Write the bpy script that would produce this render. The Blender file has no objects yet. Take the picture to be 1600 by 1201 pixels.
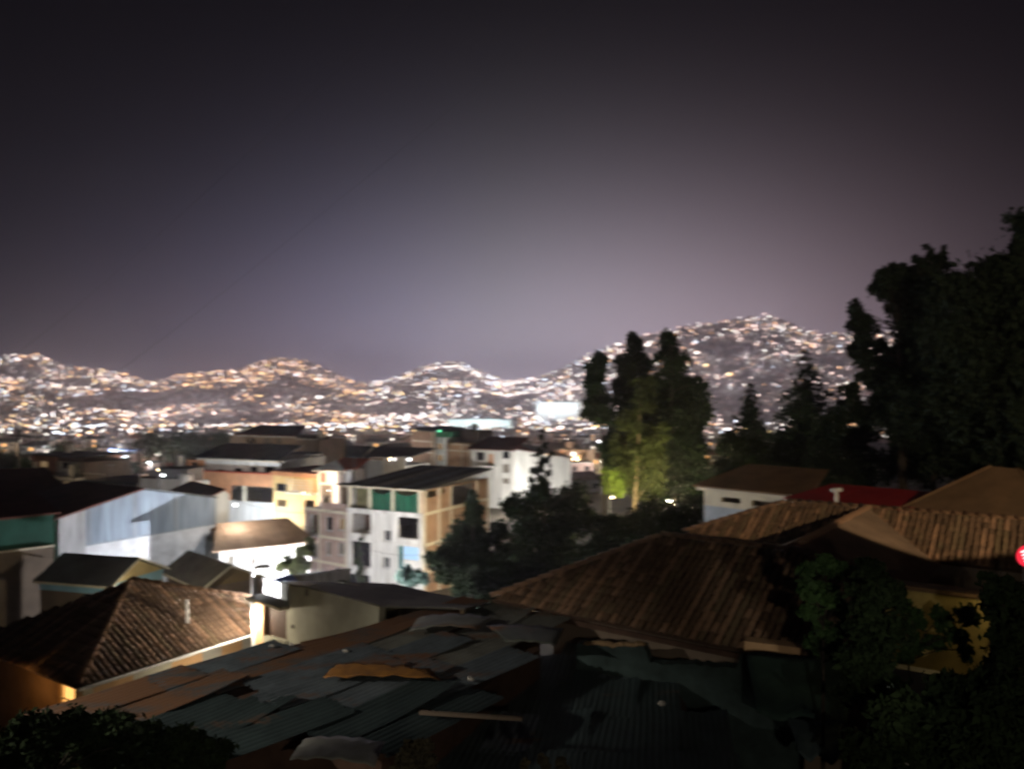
import bpy, math, random
import numpy as np
from mathutils import Vector, Matrix

SC = bpy.context.scene
COL = SC.collection
random.seed(7)
RNG = np.random.default_rng(11)

# ------------------------------------------------------------------ camera
FPX, CX, HZ = 1200.0, 800.0, 620.0          # the lens, in pixels of a 1600 wide frame
cam_d = bpy.data.cameras.new('camera')
cam = bpy.data.objects.new('camera', cam_d)
COL.objects.link(cam)
cam.location = (0, 0, 0)
cam.rotation_euler = (math.radians(90), 0, 0)
cam_d.sensor_width = 36.0
cam_d.lens = 36.0 * FPX / 1600.0
cam_d.shift_y = -(HZ - 600.5) / 1600.0 * -1.0
cam_d.clip_start = 0.1
cam_d.clip_end = 20000
cam_d.dof.use_dof = True                    # a hand-held night shot, focused short of the town
cam_d.dof.focus_distance = 6.5
cam_d.dof.aperture_fstop = 1.4
cam_d.dof.aperture_ratio = 0.36
SC.camera = cam

# ------------------------------------------------------------------ world: night sky with the glow of the town on the horizon
world = bpy.data.worlds.new('World')
SC.world = world
world.use_nodes = True
wn, wl = world.node_tree.nodes, world.node_tree.links
wn.clear()
w_out = wn.new('ShaderNodeOutputWorld')
w_bg = wn.new('ShaderNodeBackground')
w_tc = wn.new('ShaderNodeTexCoord')
w_sep = wn.new('ShaderNodeSeparateXYZ')
wl.new(w_tc.outputs['Generated'], w_sep.inputs[0])

def wmath(op, a, b=None, c=None):
    n = wn.new('ShaderNodeMath')
    n.operation = op
    for i, v in enumerate((a, b, c)):
        if v is None:
            continue
        if isinstance(v, (int, float)):
            n.inputs[i].default_value = v
        else:
            wl.new(v, n.inputs[i])
    return n.outputs[0]

wx, wy, wz = w_sep.outputs
elev = wmath('MULTIPLY', wmath('ARCSINE', wmath('MAXIMUM', wz, 0.0)), 57.2958)
azim = wmath('MULTIPLY', wmath('ARCTAN2', wx, wy), 57.2958)
# brightness falls off with height and away from the middle of the town
ex = wmath('MULTIPLY_ADD', wmath('MULTIPLY', elev, elev), -0.0041, wmath('MULTIPLY_ADD', elev, -0.085, -0.20))
az_off = wmath('DIVIDE', wmath('SUBTRACT', azim, 5.0), 13.4)
az_g = wmath('MULTIPLY_ADD', wmath('EXPONENT', wmath('MULTIPLY', wmath('MULTIPLY', az_off, az_off), -0.5)), 0.985, 0.015)
glow = wmath('MULTIPLY', wmath('EXPONENT', ex), az_g)
side = wmath('MULTIPLY_ADD', azim, 0.5 / 34.0, 0.5)       # 0 left, 1 right
w_ramp = wn.new('ShaderNodeValToRGB')
w_ramp.color_ramp.elements[0].position = 0.05
w_ramp.color_ramp.elements[0].color = (1.0, 1.0, 1.95, 1)
w_ramp.color_ramp.elements[1].position = 0.95
w_ramp.color_ramp.elements[1].color = (1.40, 1.0, 1.16, 1)
e_mid = w_ramp.color_ramp.elements.new(0.48)
e_mid.color = (1.07, 1.0, 1.20, 1)
wl.new(side, w_ramp.inputs[0])
w_noise = wn.new('ShaderNodeTexNoise')
w_noise.inputs['Scale'].default_value = 3.5
w_noise.inputs['Detail'].default_value = 2.0
wl.new(w_tc.outputs['Generated'], w_noise.inputs['Vector'])
uneven = wmath('MULTIPLY_ADD', w_noise.outputs[0], 0.12, 0.94)
w_mul = wn.new('ShaderNodeVectorMath')
w_mul.operation = 'SCALE'
wl.new(w_ramp.outputs[0], w_mul.inputs[0])
wl.new(wmath('MULTIPLY', glow, uneven), w_mul.inputs['Scale'])
w_add = wn.new('ShaderNodeVectorMath')
w_add.operation = 'ADD'
wl.new(w_mul.outputs[0], w_add.inputs[0])
w_add.inputs[1].default_value = (0.0016, 0.0016, 0.0026)
wl.new(w_add.outputs[0], w_bg.inputs['Color'])
w_bg.inputs['Strength'].default_value = 1.0
wl.new(w_bg.outputs[0], w_out.inputs['Surface'])

# ------------------------------------------------------------------ render settings
SC.view_settings.view_transform = 'Standard'
SC.view_settings.look = 'None'
SC.view_settings.exposure = 0.0
SC.view_settings.gamma = 1.0
SC.view_settings.use_curve_mapping = False
SC.cycles.use_denoising = True
SC.cycles.max_bounces = 4
SC.cycles.diffuse_bounces = 2
SC.cycles.glossy_bounces = 2
SC.cycles.transmission_bounces = 2
SC.cycles.volume_bounces = 0
SC.cycles.transparent_max_bounces = 6
SC.cycles.sample_clamp_indirect = 2.0
SC.cycles.caustics_reflective = False
SC.cycles.caustics_refractive = False
SC.cycles.use_light_tree = True
SC.cycles.filter_width = 1.9
HAZE_DENSITY = 0.00029

# ------------------------------------------------------------------ helpers
def AX(px): return (px - CX) / FPX
def CZ(py): return (HZ - py) / FPX
def P(px, py, Y): return Vector((AX(px) * Y, Y, CZ(py) * Y))

def tag(o, label=None, cat=None, group=None, kind=None):
    if label: o['label'] = label
    if cat: o['category'] = cat
    if group: o['group'] = group
    if kind: o['kind'] = kind
    return o

def empty(name, loc, rz=0.0):
    o = bpy.data.objects.new(name, None)
    COL.objects.link(o)
    o.location = loc
    o.rotation_euler = (0, 0, rz)
    return o

def copy_tree(o, parent=None):
    c = o.copy()
    COL.objects.link(c)
    c.parent = parent
    for ch in o.children:
        copy_tree(ch, c)
    return c

class MB:
    def __init__(s):
        s.v, s.f, s.m, s.cur = [], [], [], 0
    def add(s, vs, fs):
        b = len(s.v)
        s.v += [tuple(p) for p in vs]
        s.f += [tuple(i + b for i in f) for f in fs]
        s.m += [s.cur] * len(fs)
        return s
    def box(s, x0, x1, y0, y1, z0, z1):
        return s.add([(x0,y0,z0),(x1,y0,z0),(x1,y1,z0),(x0,y1,z0),(x0,y0,z1),(x1,y0,z1),(x1,y1,z1),(x0,y1,z1)],
                     [(0,3,2,1),(4,5,6,7),(0,1,5,4),(1,2,6,5),(2,3,7,6),(3,0,4,7)])
    def prism(s, pts, off):                        # polygon pushed along a vector
        n = len(pts)
        pts = [Vector(p) for p in pts]
        off = Vector(off)
        return s.add(pts + [p + off for p in pts],
                     [tuple(range(n))[::-1], tuple(range(n, 2*n))] + [(i, (i+1) % n, n + (i+1) % n, n + i) for i in range(n)])
    def tube(s, pts, rs, n=8, cap=True):
        pts = [Vector(p) for p in pts]
        if isinstance(rs, (int, float)): rs = [rs] * len(pts)
        b = len(s.v)
        for i, p in enumerate(pts):
            t = (pts[min(i+1, len(pts)-1)] - pts[max(i-1, 0)])
            t = t.normalized() if t.length > 1e-9 else Vector((0,0,1))
            a = t.cross(Vector((0,0,1)) if abs(t.z) < .9 else Vector((1,0,0))).normalized()
            c = t.cross(a)
            for k in range(n):
                th = 2 * math.pi * k / n
                s.v.append(tuple(p + (a * math.cos(th) + c * math.sin(th)) * rs[i]))
        fs = []
        for i in range(len(pts) - 1):
            for k in range(n):
                fs.append((b+i*n+k, b+i*n+(k+1) % n, b+(i+1)*n+(k+1) % n, b+(i+1)*n+k))
        if cap:
            fs.append(tuple(b+k for k in range(n))[::-1])
            fs.append(tuple(b+(len(pts)-1)*n+k for k in range(n)))
        s.f += fs
        s.m += [s.cur] * len(fs)
        return s
    def blob(s, c, rx, ry, rz, n=8, m=5):
        b = len(s.v)
        for j in range(m + 1):
            ph = math.pi * j / m
            for k in range(n):
                th = 2 * math.pi * k / n
                s.v.append((c[0] + rx*math.sin(ph)*math.cos(th), c[1] + ry*math.sin(ph)*math.sin(th), c[2] + rz*math.cos(ph)))
        fs = []
        for j in range(m):
            for k in range(n):
                fs.append((b+j*n+k, b+(j+1)*n+k, b+(j+1)*n+(k+1) % n, b+j*n+(k+1) % n))
        s.f += fs
        s.m += [s.cur] * len(fs)
        return s
    def mesh(s, name, mats, smooth=False):
        me = bpy.data.meshes.new(name)
        me.from_pydata(s.v, [], s.f)
        for m in (mats if isinstance(mats, (list, tuple)) else [mats]):
            me.materials.append(m)
        if len(me.materials) > 1:
            me.polygons.foreach_set('material_index', s.m)
        if smooth:
            me.polygons.foreach_set('use_smooth', [True] * len(me.polygons))
        me.update()
        return me
    def build(s, name, mats, parent=None, loc=(0,0,0), rz=0.0, smooth=False):
        o = bpy.data.objects.new(name, s.mesh(name, mats, smooth))
        COL.objects.link(o)
        o.parent = parent
        o.location = loc
        o.rotation_euler = (0, 0, rz)
        return o

def np_mesh(name, verts, faces, mats, midx=None, smooth=False):
    """verts (N,3), faces (M,k) of one k"""
    me = bpy.data.meshes.new(name)
    verts = np.asarray(verts, dtype=np.float32)
    faces = np.asarray(faces, dtype=np.int32)
    M, k = faces.shape
    me.vertices.add(len(verts))
    me.vertices.foreach_set('co', verts.ravel())
    me.loops.add(M * k)
    me.loops.foreach_set('vertex_index', faces.ravel())
    me.polygons.add(M)
    me.polygons.foreach_set('loop_start', np.arange(0, M * k, k, dtype=np.int32))
    me.polygons.foreach_set('loop_total', np.full(M, k, dtype=np.int32))
    for m in (mats if isinstance(mats, (list, tuple)) else [mats]):
        me.materials.append(m)
    if midx is not None:
        me.polygons.foreach_set('material_index', np.asarray(midx, dtype=np.int32))
    if smooth:
        me.polygons.foreach_set('use_smooth', np.ones(M, dtype=bool))
    me.update(calc_edges=True)
    return me

def link(name, me, parent=None, loc=(0,0,0)):
    o = bpy.data.objects.new(name, me)
    COL.objects.link(o)
    o.parent = parent
    o.location = loc
    return o

# ------------------------------------------------------------------ materials
_M = {}
def mat(name, col, rough=0.85, var=0.25, scale=1.2, bump=0.0, col2=None, metal=0.0, streak=False, spec=0.3):
    if name in _M: return _M[name]
    m = bpy.data.materials.new(name)
    m.use_nodes = True
    n, l = m.node_tree.nodes, m.node_tree.links
    b = n['Principled BSDF']
    b.inputs['Roughness'].default_value = rough
    b.inputs['Metallic'].default_value = metal
    b.inputs['Specular IOR Level'].default_value = spec
    tc = n.new('ShaderNodeTexCoord')
    nz = n.new('ShaderNodeTexNoise')
    nz.inputs['Scale'].default_value = scale
    nz.inputs['Detail'].default_value = 6
    nz.inputs['Roughness'].default_value = 0.65
    if streak:
        mp = n.new('ShaderNodeMapping')
        mp.inputs['Scale'].default_value = (1, 1, 0.15)
        l.new(tc.outputs['Object'], mp.inputs[0])
        l.new(mp.outputs[0], nz.inputs['Vector'])
    else:
        l.new(tc.outputs['Object'], nz.inputs['Vector'])
    rp = n.new('ShaderNodeValToRGB')
    rp.color_ramp.elements[0].position = 0.32
    rp.color_ramp.elements[1].position = 0.68
    c2 = col2 if col2 else tuple(c * (1 - var) for c in col)
    rp.color_ramp.elements[0].color = (*c2, 1)
    rp.color_ramp.elements[1].color = (*(col if col2 else tuple(min(c * (1 + var * .4), 1) for c in col)), 1)
    l.new(nz.outputs[0], rp.inputs[0])
    if streak:                                   # rain streaks and patched render on top of the blotches
        mp2 = n.new('ShaderNodeMapping')
        mp2.inputs['Scale'].default_value = (3.2, 3.2, .22)
        l.new(tc.outputs['Object'], mp2.inputs[0])
        nz3 = n.new('ShaderNodeTexNoise')
        nz3.inputs['Scale'].default_value = 1.3
        nz3.inputs['Detail'].default_value = 5
        l.new(mp2.outputs[0], nz3.inputs['Vector'])
        rp3 = n.new('ShaderNodeValToRGB')
        rp3.color_ramp.elements[0].position = .30
        rp3.color_ramp.elements[0].color = (.52, .50, .47, 1)
        rp3.color_ramp.elements[1].position = .56
        l.new(nz3.outputs[0], rp3.inputs[0])
        mx3 = n.new('ShaderNodeMix'); mx3.data_type = 'RGBA'; mx3.blend_type = 'MULTIPLY'
        mx3.inputs['Factor'].default_value = .75
        l.new(rp.outputs[0], mx3.inputs['A'])
        l.new(rp3.outputs[0], mx3.inputs['B'])
        l.new(mx3.outputs['Result'], b.inputs['Base Color'])
    else:
        l.new(rp.outputs[0], b.inputs['Base Color'])
    if bump:
        bp = n.new('ShaderNodeBump')
        bp.inputs['Strength'].default_value = bump
        nz2 = n.new('ShaderNodeTexNoise')
        nz2.inputs['Scale'].default_value = scale * 14
        l.new(tc.outputs['Object'], nz2.inputs['Vector'])
        l.new(nz2.outputs[0], bp.inputs['Height'])
        l.new(bp.outputs[0], b.inputs['Normal'])
    _M[name] = m
    return m

def brick(name, c1, c2, mortar):
    """fired brick too far off to build stone by stone"""
    if name in _M: return _M[name]
    m = bpy.data.materials.new(name)
    m.use_nodes = True
    n, l = m.node_tree.nodes, m.node_tree.links
    b = n['Principled BSDF']
    b.inputs['Roughness'].default_value = 0.9
    tc = n.new('ShaderNodeTexCoord')
    sp = n.new('ShaderNodeSeparateXYZ')
    cb = n.new('ShaderNodeCombineXYZ')
    ad = n.new('ShaderNodeMath'); ad.operation = 'ADD'
    l.new(tc.outputs['Object'], sp.inputs[0])
    l.new(sp.outputs[0], ad.inputs[0]); l.new(sp.outputs[1], ad.inputs[1])
    l.new(ad.outputs[0], cb.inputs[0]); l.new(sp.outputs[2], cb.inputs[1])
    br = n.new('ShaderNodeTexBrick')
    br.inputs['Scale'].default_value = 3.2
    br.inputs['Color1'].default_value = (*c1, 1)
    br.inputs['Color2'].default_value = (*c2, 1)
    br.inputs['Mortar'].default_value = (*mortar, 1)
    br.inputs['Mortar Size'].default_value = 0.04
    l.new(cb.outputs[0], br.inputs['Vector'])
    nz = n.new('ShaderNodeTexNoise'); nz.inputs['Scale'].default_value = 0.8; nz.inputs['Detail'].default_value = 5
    l.new(tc.outputs['Object'], nz.inputs['Vector'])
    mx = n.new('ShaderNodeMix'); mx.data_type = 'RGBA'; mx.blend_type = 'MULTIPLY'
    mx.inputs['Factor'].default_value = 0.7
    l.new(br.outputs[0], mx.inputs['A'])
    rp = n.new('ShaderNodeValToRGB')
    rp.color_ramp.elements[0].position = .3; rp.color_ramp.elements[0].color = (.55, .52, .5, 1)
    rp.color_ramp.elements[1].position = .65
    l.new(nz.outputs[0], rp.inputs[0]); l.new(rp.outputs[0], mx.inputs['B'])
    l.new(mx.outputs['Result'], b.inputs['Base Color'])
    _M[name] = m
    return m

def emit(name, col, strength):
    if name in _M: return _M[name]
    m = bpy.data.materials.new(name)
    m.use_nodes = True
    n, l = m.node_tree.nodes, m.node_tree.links
    n.clear()
    o = n.new('ShaderNodeOutputMaterial')
    e = n.new('ShaderNodeEmission')
    e.inputs['Color'].default_value = (*col, 1)
    e.inputs['Strength'].default_value = strength
    l.new(e.outputs[0], o.inputs['Surface'])
    _M[name] = m
    return m

def leafmat(name, col, col2):
    if name in _M: return _M[name]
    m = mat(name, col, rough=0.8, col2=col2, scale=1.6, spec=.08)
    return m

white_plaster = mat('white_plaster', (.80, .79, .76), var=.34, scale=1.1, streak=True)
grey_plaster = mat('grey_plaster', (.34, .35, .37), var=.25, scale=.7, streak=True)
blue_grey = mat('blue_grey_plaster', (.30, .36, .44), var=.36, scale=.5, streak=True)
peeling = mat('peeling_white', (.74, .75, .78), col2=(.45, .45, .47), scale=.9)
beige = mat('beige_plaster', (.36, .35, .27), var=.3, scale=.8)
peach = mat('peach_paint', (.72, .46, .26), var=.2, scale=1)
cream = mat('cream_paint', (.72, .66, .52), var=.2, scale=1)
concrete = mat('concrete', (.42, .40, .37), var=.3, scale=1.1)
orange_paint = mat('orange_paint', (.60, .30, .16), var=.25, scale=.8)
yellow_paint = mat('yellow_paint', (.72, .50, .22), var=.2, scale=.8)
red_paint = mat('red_paint', (.45, .10, .06), var=.2, scale=.8)
brown_wall = mat('brown_wall', (.22, .17, .13), var=.3, scale=.6)
pale_blue = mat('pale_blue_paint', (.30, .55, .72), var=.2, scale=.8)
green_wall = mat('green_wall', (.03, .105, .08), var=.4, scale=.5)
dark_roof = mat('dark_roof_sheet', (.09, .095, .10), rough=.6, var=.5, scale=.5)
dark_red_roof = mat('dark_red_roof', (.16, .055, .04), rough=.75, var=.4, scale=.6)
brown_roof = mat('brown_roof', (.23, .14, .08), rough=.8, var=.35, scale=.5)
red_roof = mat('red_roof', (.42, .026, .03), rough=.6, var=.25, scale=.6)
clay = mat('clay_tile', (.19, .115, .07), rough=.85, col2=(.075, .05, .034), scale=2.3)
clay_dark = mat('clay_deck', (.09, .055, .04), rough=.9, scale=2)
glass_dark = mat('dark_glass', (.015, .017, .02), rough=.12, var=.1, spec=.5)
frame_dark = mat('dark_frame', (.08, .07, .06), rough=.6)
frame_white = mat('white_frame', (.7, .7, .7), rough=.6)
wood = mat('weathered_wood', (.22, .16, .10), rough=.85, var=.4, scale=3)
dark_wood = mat('dark_wood_door', (.09, .05, .035), rough=.7, var=.4, scale=2)
steel = mat('galvanised_steel', (.42, .43, .45), rough=.45, metal=.7)
pole_white = mat('white_pole_paint', (.8, .8, .8), rough=.5, var=.1)
brick_pink = brick('pink_brick', (.52, .33, .27), (.44, .27, .21), (.55, .48, .43))
brick_orange = brick('orange_brick', (.50, .26, .13), (.42, .20, .10), (.46, .38, .28))
brick_brown = brick('brown_brick', (.30, .19, .15), (.24, .15, .12), (.33, .28, .25))
net_green = mat('green_netting', (.018, .12, .07), var=.5, scale=1.2, streak=True)
lit_warm = emit('warm_room_light', (1.0, .50, .16), 2.2)
lit_blue = emit('cool_room_light', (.45, .72, 1.0), 1.1)
lit_white = emit('white_room_light', (1.0, .93, .82), 3.0)
bulb_warm = emit('warm_bulb', (1.0, .72, .38), 30)
bulb_white = emit('white_bulb', (.92, .96, 1.0), 30)

def tin(name, col, dark, rust_at, rust=(.24, .12, .07), scale=.55):
    """weathered sheet steel: rust bloom where the noise passes a threshold, streaks along the sheet"""
    if name in _M: return _M[name]
    m = mat(name, col, rough=.5, col2=dark, scale=1.4, metal=.25, spec=.4)
    n, l = m.node_tree.nodes, m.node_tree.links
    b = n['Principled BSDF']
    old = b.inputs['Base Color'].links[0].from_socket
    g = n.new('ShaderNodeNewGeometry')
    mp = n.new('ShaderNodeMapping')
    mp.inputs['Rotation'].default_value = (0, 0, math.radians(-52))
    mp.inputs['Scale'].default_value = (scale * .6, scale * 2.2, scale)
    l.new(g.outputs['Position'], mp.inputs[0])
    nz = n.new('ShaderNodeTexNoise')
    nz.inputs['Scale'].default_value = 1.0
    nz.inputs['Detail'].default_value = 7
    nz.inputs['Roughness'].default_value = .68
    l.new(mp.outputs[0], nz.inputs['Vector'])
    rp = n.new('ShaderNodeValToRGB')
    rp.color_ramp.elements[0].position = rust_at - .05
    rp.color_ramp.elements[1].position = rust_at + .07
    l.new(nz.outputs[0], rp.inputs[0])
    mx = n.new('ShaderNodeMix'); mx.data_type = 'RGBA'
    l.new(rp.outputs[0], mx.inputs['Factor'])
    l.new(old, mx.inputs['A'])
    mx.inputs['B'].default_value = (*rust, 1)
    l.new(mx.outputs['Result'], b.inputs['Base Color'])
    return m
# ------------------------------------------------------------------ terrain
_PY = np.array([0, 20, 60, 80, 150, 300, 800, 1500.])
_PZ = np.array([-9, -11.5, -17, -19.5, -21.5, -28.5, -46, -62.])
_SX = np.array([-400, -100, 0, 60, 105, 180, 240, 275, 370, 430, 475, 560, 600, 665, 715, 790, 850, 920, 1000, 1100, 1200, 1265, 1330, 1400, 1600, 2000.])
_SY = np.array([575, 560, 558, 556, 574, 582, 599, 588, 580, 561, 564, 600, 598, 572, 566, 598, 590, 556, 527, 507, 494, 520, 526, 520, 512, 500.])
_RX = np.array([-400, 0, 250, 450, 600, 700, 800, 1000, 1200, 2000.])
_RY = np.array([2500, 2500, 2700, 2800, 3400, 3500, 3100, 2500, 2300, 2300.])
Y0 = 1500.0

def _vn(x, y, s, seed):
    """smooth value noise, 0..1"""
    x, y = np.asarray(x) / s, np.asarray(y) / s
    xi, yi = np.floor(x), np.floor(y)
    fx, fy = x - xi, y - yi
    fx, fy = fx*fx*(3-2*fx), fy*fy*(3-2*fy)
    def h(a, b):
        q = np.sin(a * 127.1 + b * 311.7 + seed * 74.7) * 43758.5453
        return q - np.floor(q)
    return (h(xi, yi)*(1-fx) + h(xi+1, yi)*fx)*(1-fy) + (h(xi, yi+1)*(1-fx) + h(xi+1, yi+1)*fx)*fy

def ground(x, y):
    x, y = np.asarray(x, float), np.asarray(y, float)
    r = np.hypot(x, y)
    az = np.clip(np.arctan2(x, y), -math.radians(48), math.radians(48))
    Y = r * np.cos(az)
    px = CX + FPX * np.tan(az)
    near = np.interp(Y, _PY, _PZ) + np.clip(x, 0, 70) * .1 * np.clip(1 - Y / 160, 0, 1)
    Yr = np.interp(px, _RX, _RY)
    zr = Yr * (HZ - np.interp(px, _SX, _SY)) / FPX
    s = np.clip((Y - Y0) / (Yr - Y0), 0, 1)
    wob = (_vn(x, y, 330, 3) - .5) * 44 + (_vn(x, y, 120, 5) - .5) * 14
    hill = -62 + (zr + 62) * (s ** 1.25) + wob * np.clip(s * 3, 0, 1) * np.clip((1 - s) * 4, 0, 1)
    back = zr - (Y - Yr) * .1
    far = np.where(Y > Yr, back, hill)
    return np.where(Y > Y0, far, near)

earth = mat('dark_earth', (.11, .09, .065), rough=.95, var=.5, scale=.05)
rings = np.unique(np.concatenate([np.linspace(0, 100, 26), np.linspace(100, 400, 22), np.linspace(400, 1500, 28), np.linspace(1500, 3700, 90), np.linspace(3700, 6500, 10)]))
angs = np.unique(np.concatenate([np.linspace(-180, -50, 40), np.linspace(-50, 50, 260), np.linspace(50, 180, 40)]))
A, R = np.meshgrid(np.radians(angs), rings)
TX, TY = R * np.sin(A), R * np.cos(A)
TZ = ground(TX, TY)
nr, na = A.shape
idx = np.arange(nr * na).reshape(nr, na)
quads = np.stack([idx[:-1, :-1], idx[:-1, 1:], idx[1:, 1:], idx[1:, :-1]], -1).reshape(-1, 4)
tag(link('ground', np_mesh('ground', np.stack([TX, TY, TZ], -1).reshape(-1, 3), quads[:, ::-1], earth, smooth=True)), kind='structure')

# ------------------------------------------------------------------ haze
hz = MB().box(-6700, 6700, -6700, 6700, float(TZ.min()) - 1.0, float(TZ.max()) + 40)
hm = bpy.data.materials.new('haze')
hm.use_nodes = True
hn = hm.node_tree.nodes
hn.clear()
ho = hn.new('ShaderNodeOutputMaterial')
hv = hn.new('ShaderNodeVolumePrincipled')
hv.inputs['Color'].default_value = (.92, .85, 1.0, 1)
hv.inputs['Density'].default_value = HAZE_DENSITY
hv.inputs['Anisotropy'].default_value = 0.8
hm.node_tree.links.new(hv.outputs[0], ho.inputs['Volume'])
tag(hz.build('haze', hm), kind='stuff')

# ------------------------------------------------------------------ far town: houses and lights
def boxes_np(cx, cy, cz, w, d, h, ang):
    n = len(cx)
    base = np.array([[-1,-1,0],[1,-1,0],[1,1,0],[-1,1,0],[-1,-1,1],[1,-1,1],[1,1,1],[-1,1,1]], float)
    v = np.repeat(base[None], n, 0)
    v[:, :, 0] *= w[:, None] / 2
    v[:, :, 1] *= d[:, None] / 2
    v[:, :, 2] *= h[:, None]
    c, s = np.cos(ang)[:, None], np.sin(ang)[:, None]
    x = v[:, :, 0] * c - v[:, :, 1] * s + cx[:, None]
    y = v[:, :, 0] * s + v[:, :, 1] * c + cy[:, None]
    z = v[:, :, 2] + cz[:, None]
    V = np.stack([x, y, z], -1).reshape(-1, 3)
    f = np.array([[4,5,6,7],[0,1,5,4],[1,2,6,5],[2,3,7,6],[3,0,4,7]])
    F = (f[None] + (np.arange(n) * 8)[:, None, None]).reshape(-1, 4)
    return V, F

def sector(n, ya, yb, pxa=-120, pxb=1720, p=1.0):
    px = RNG.uniform(pxa, pxb, n)
    Y = ya + (yb - ya) * RNG.uniform(0, 1, n) ** p
    return (px - CX) / FPX * Y, Y

hm_a = mat('far_house_plaster', (.50, .44, .46), var=.4, scale=.02)
hm_b = mat('far_house_brick', (.42, .29, .26), var=.4, scale=.02)
hm_c = mat('far_house_white', (.62, .60, .57), var=.3, scale=.02)
hx, hy = sector(13000, 1450, 3450, p=.8)
gz = ground(hx, hy)
Yr_ = np.interp(CX + FPX * hx / hy, _RX, _RY)
ok = hy < Yr_ + 20
hx, hy, gz = hx[ok], hy[ok], gz[ok]
n = len(hx)
V, F = boxes_np(hx, hy, gz - 3, RNG.uniform(8, 16, n), RNG.uniform(8, 13, n), RNG.uniform(6, 12, n), RNG.uniform(-.5, .5, n))
tag(link('hillside_town', np_mesh('hillside_town', V, F, [hm_a, hm_b, hm_c], np.repeat(RNG.integers(0, 3, n), 5))), kind='stuff')

hx, hy = sector(2600, 720, 1500, p=.9)
gz = ground(hx, hy)
n = len(hx)
V, F = boxes_np(hx, hy, gz - 1, RNG.uniform(8, 18, n), RNG.uniform(8, 14, n), RNG.uniform(4, 12, n), RNG.uniform(-.6, .6, n))
tag(link('valley_town', np_mesh('valley_town', V, F, [hm_a, hm_b, hm_c], np.repeat(RNG.integers(0, 3, n), 5))), kind='stuff')

LC = {'warm': (1.0, .52, .24), 'amber': (1.0, .68, .30), 'rose': (1.0, .70, .62), 'white': (1.0, .93, .86), 'cool': (.74, .84, 1.0)}
LK = list(LC)
LSTR = {'warm': 6, 'amber': 6, 'rose': 6, 'white': 6.4, 'cool': 6.4}
LM = [emit('town_light_' + k, LC[k], LSTR[k]) for k in LK]

DARK = [(250,622,115,11),(455,612,70,7),(1140,545,45,14),(1300,560,40,10),(120,596,26,7),(30,580,35,9),(770,625,40,6),(640,606,30,5),(380,636,60,5)]
def mix_at(px, Y):
    if Y < 1450: return (.14, .14, .16, .34, .22)
    if px < 250: return (.26, .16, .24, .20, .14)
    if px < 570: return (.42, .14, .30, .11, .03)
    if px < 830: return (.06, .08, .28, .42, .16)
    if px < 960: return (.08, .08, .20, .42, .22)
    return (.14, .06, .46, .28, .06)

lights = []           # x, y, z, halfwidth, halfheight, colour
def add_light(x, y, big=1.0):
    px = CX + FPX * x / y
    z = float(ground(x, y)) + random.uniform(5, 11)
    py = HZ - FPX * z / y
    for a, b, ra, rb in DARK:
        if ((px - a) / ra) ** 2 + ((py - b) / rb) ** 2 < 1: return
    if py > 684 + random.uniform(-4, 12) and random.random() < .8: return
    k = int(RNG.choice(5, p=mix_at(px, y)))
    s = y / 1000.0 * big * math.exp(random.gauss(0, .42))
    lights.append((x, y, z, 1.12 * s, .42 * s, k))

def dens(x, y):
    return _vn(x, y, 210, 21) * .65 + _vn(x, y, 90, 27) * .35
# loose lights
lx, ly = sector(13500, 1500, 3500, -60, 1460, p=.85)
Yr_ = np.interp(CX + FPX * lx / ly, _RX, _RY)
dd = dens(lx, ly)
for x, y, yr, q in zip(lx, ly, Yr_, dd):
    if y < yr * 1.0 and random.random() < (q - .31) * 1.9:
        add_light(x, y)
# strings of lamps along streets that follow the slope
for _ in range(260):
    px, s = random.uniform(-40, 1440), random.random() ** .7
    yr = float(np.interp(px, _RX, _RY))
    y = Y0 + (yr - Y0) * s * .99
    x = AX(px) * y
    a = random.gauss(0, .45)
    step = random.uniform(20, 34)
    for k in range(random.randint(4, 10)):
        add_light(x + k * step * math.cos(a), y + k * step * math.sin(a), .95)
# along the crests
for px in np.arange(-20, 1440, 9.0):
    yr = float(np.interp(px, _RX, _RY))
    if random.random() < .34:
        y = yr * random.uniform(.955, .997)
        add_light(AX(px) * y, y, .9)
# valley floor
lx, ly = sector(3000, 620, 1500, -60, 1460, p=.7)
for x, y, q in zip(lx, ly, dens(lx, ly)):
    if random.random() < q * 1.0:
        add_light(x, y, 1.15)
# brighter squares and yards
for px, Y in ((120,1250),(160,1180),(205,1120),(335,1300),(480,1150),(640,1700),(690,1400),(740,1150),(780,1200),(830,1600),(870,1650),(1000,1250),(75,1050),(560,1300),(600,1100)):
    for _ in range(7):
        y = Y * random.uniform(.96, 1.04)
        add_light(AX(px + random.gauss(0, 14)) * y, y, 1.7)

def ellip(nu=6, nv=3):
    v, f = [], []
    for j in range(nv + 1):
        ph = math.pi * j / nv
        for k in range(nu):
            th = 2 * math.pi * k / nu
            v.append((math.sin(ph) * math.cos(th), math.sin(ph) * math.sin(th), math.cos(ph)))
    for j in range(nv):
        for k in range(nu):
            f.append((j*nu+k, (j+1)*nu+k, (j+1)*nu+(k+1) % nu, j*nu+(k+1) % nu))
    return np.array(v), np.array(f)
EV, EF = ellip()
lights.sort(key=lambda q: -q[3] / q[1])
def PLACE(px, Y):
    if Y < 1500:
        return ('near the left edge of the valley' if px < 170 else 'below the gap between the left hills' if px < 330 else 'above the long brown building' if px < 480 else 'above the metal roof' if px < 650
                else 'above the brick buildings' if px < 745 else 'above the white warehouse' if px < 900 else 'behind the tall trees' if px < 1110 else 'behind the conifers')
    return ('on the left hill' if px < 255 else 'on the second hill from the left' if px < 570 else 'on the middle hill' if px < 830 else 'on the slope left of the tall trees' if px < 940 else 'on the right hill behind the trees' if px < 1115 else 'on the right hill')
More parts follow.
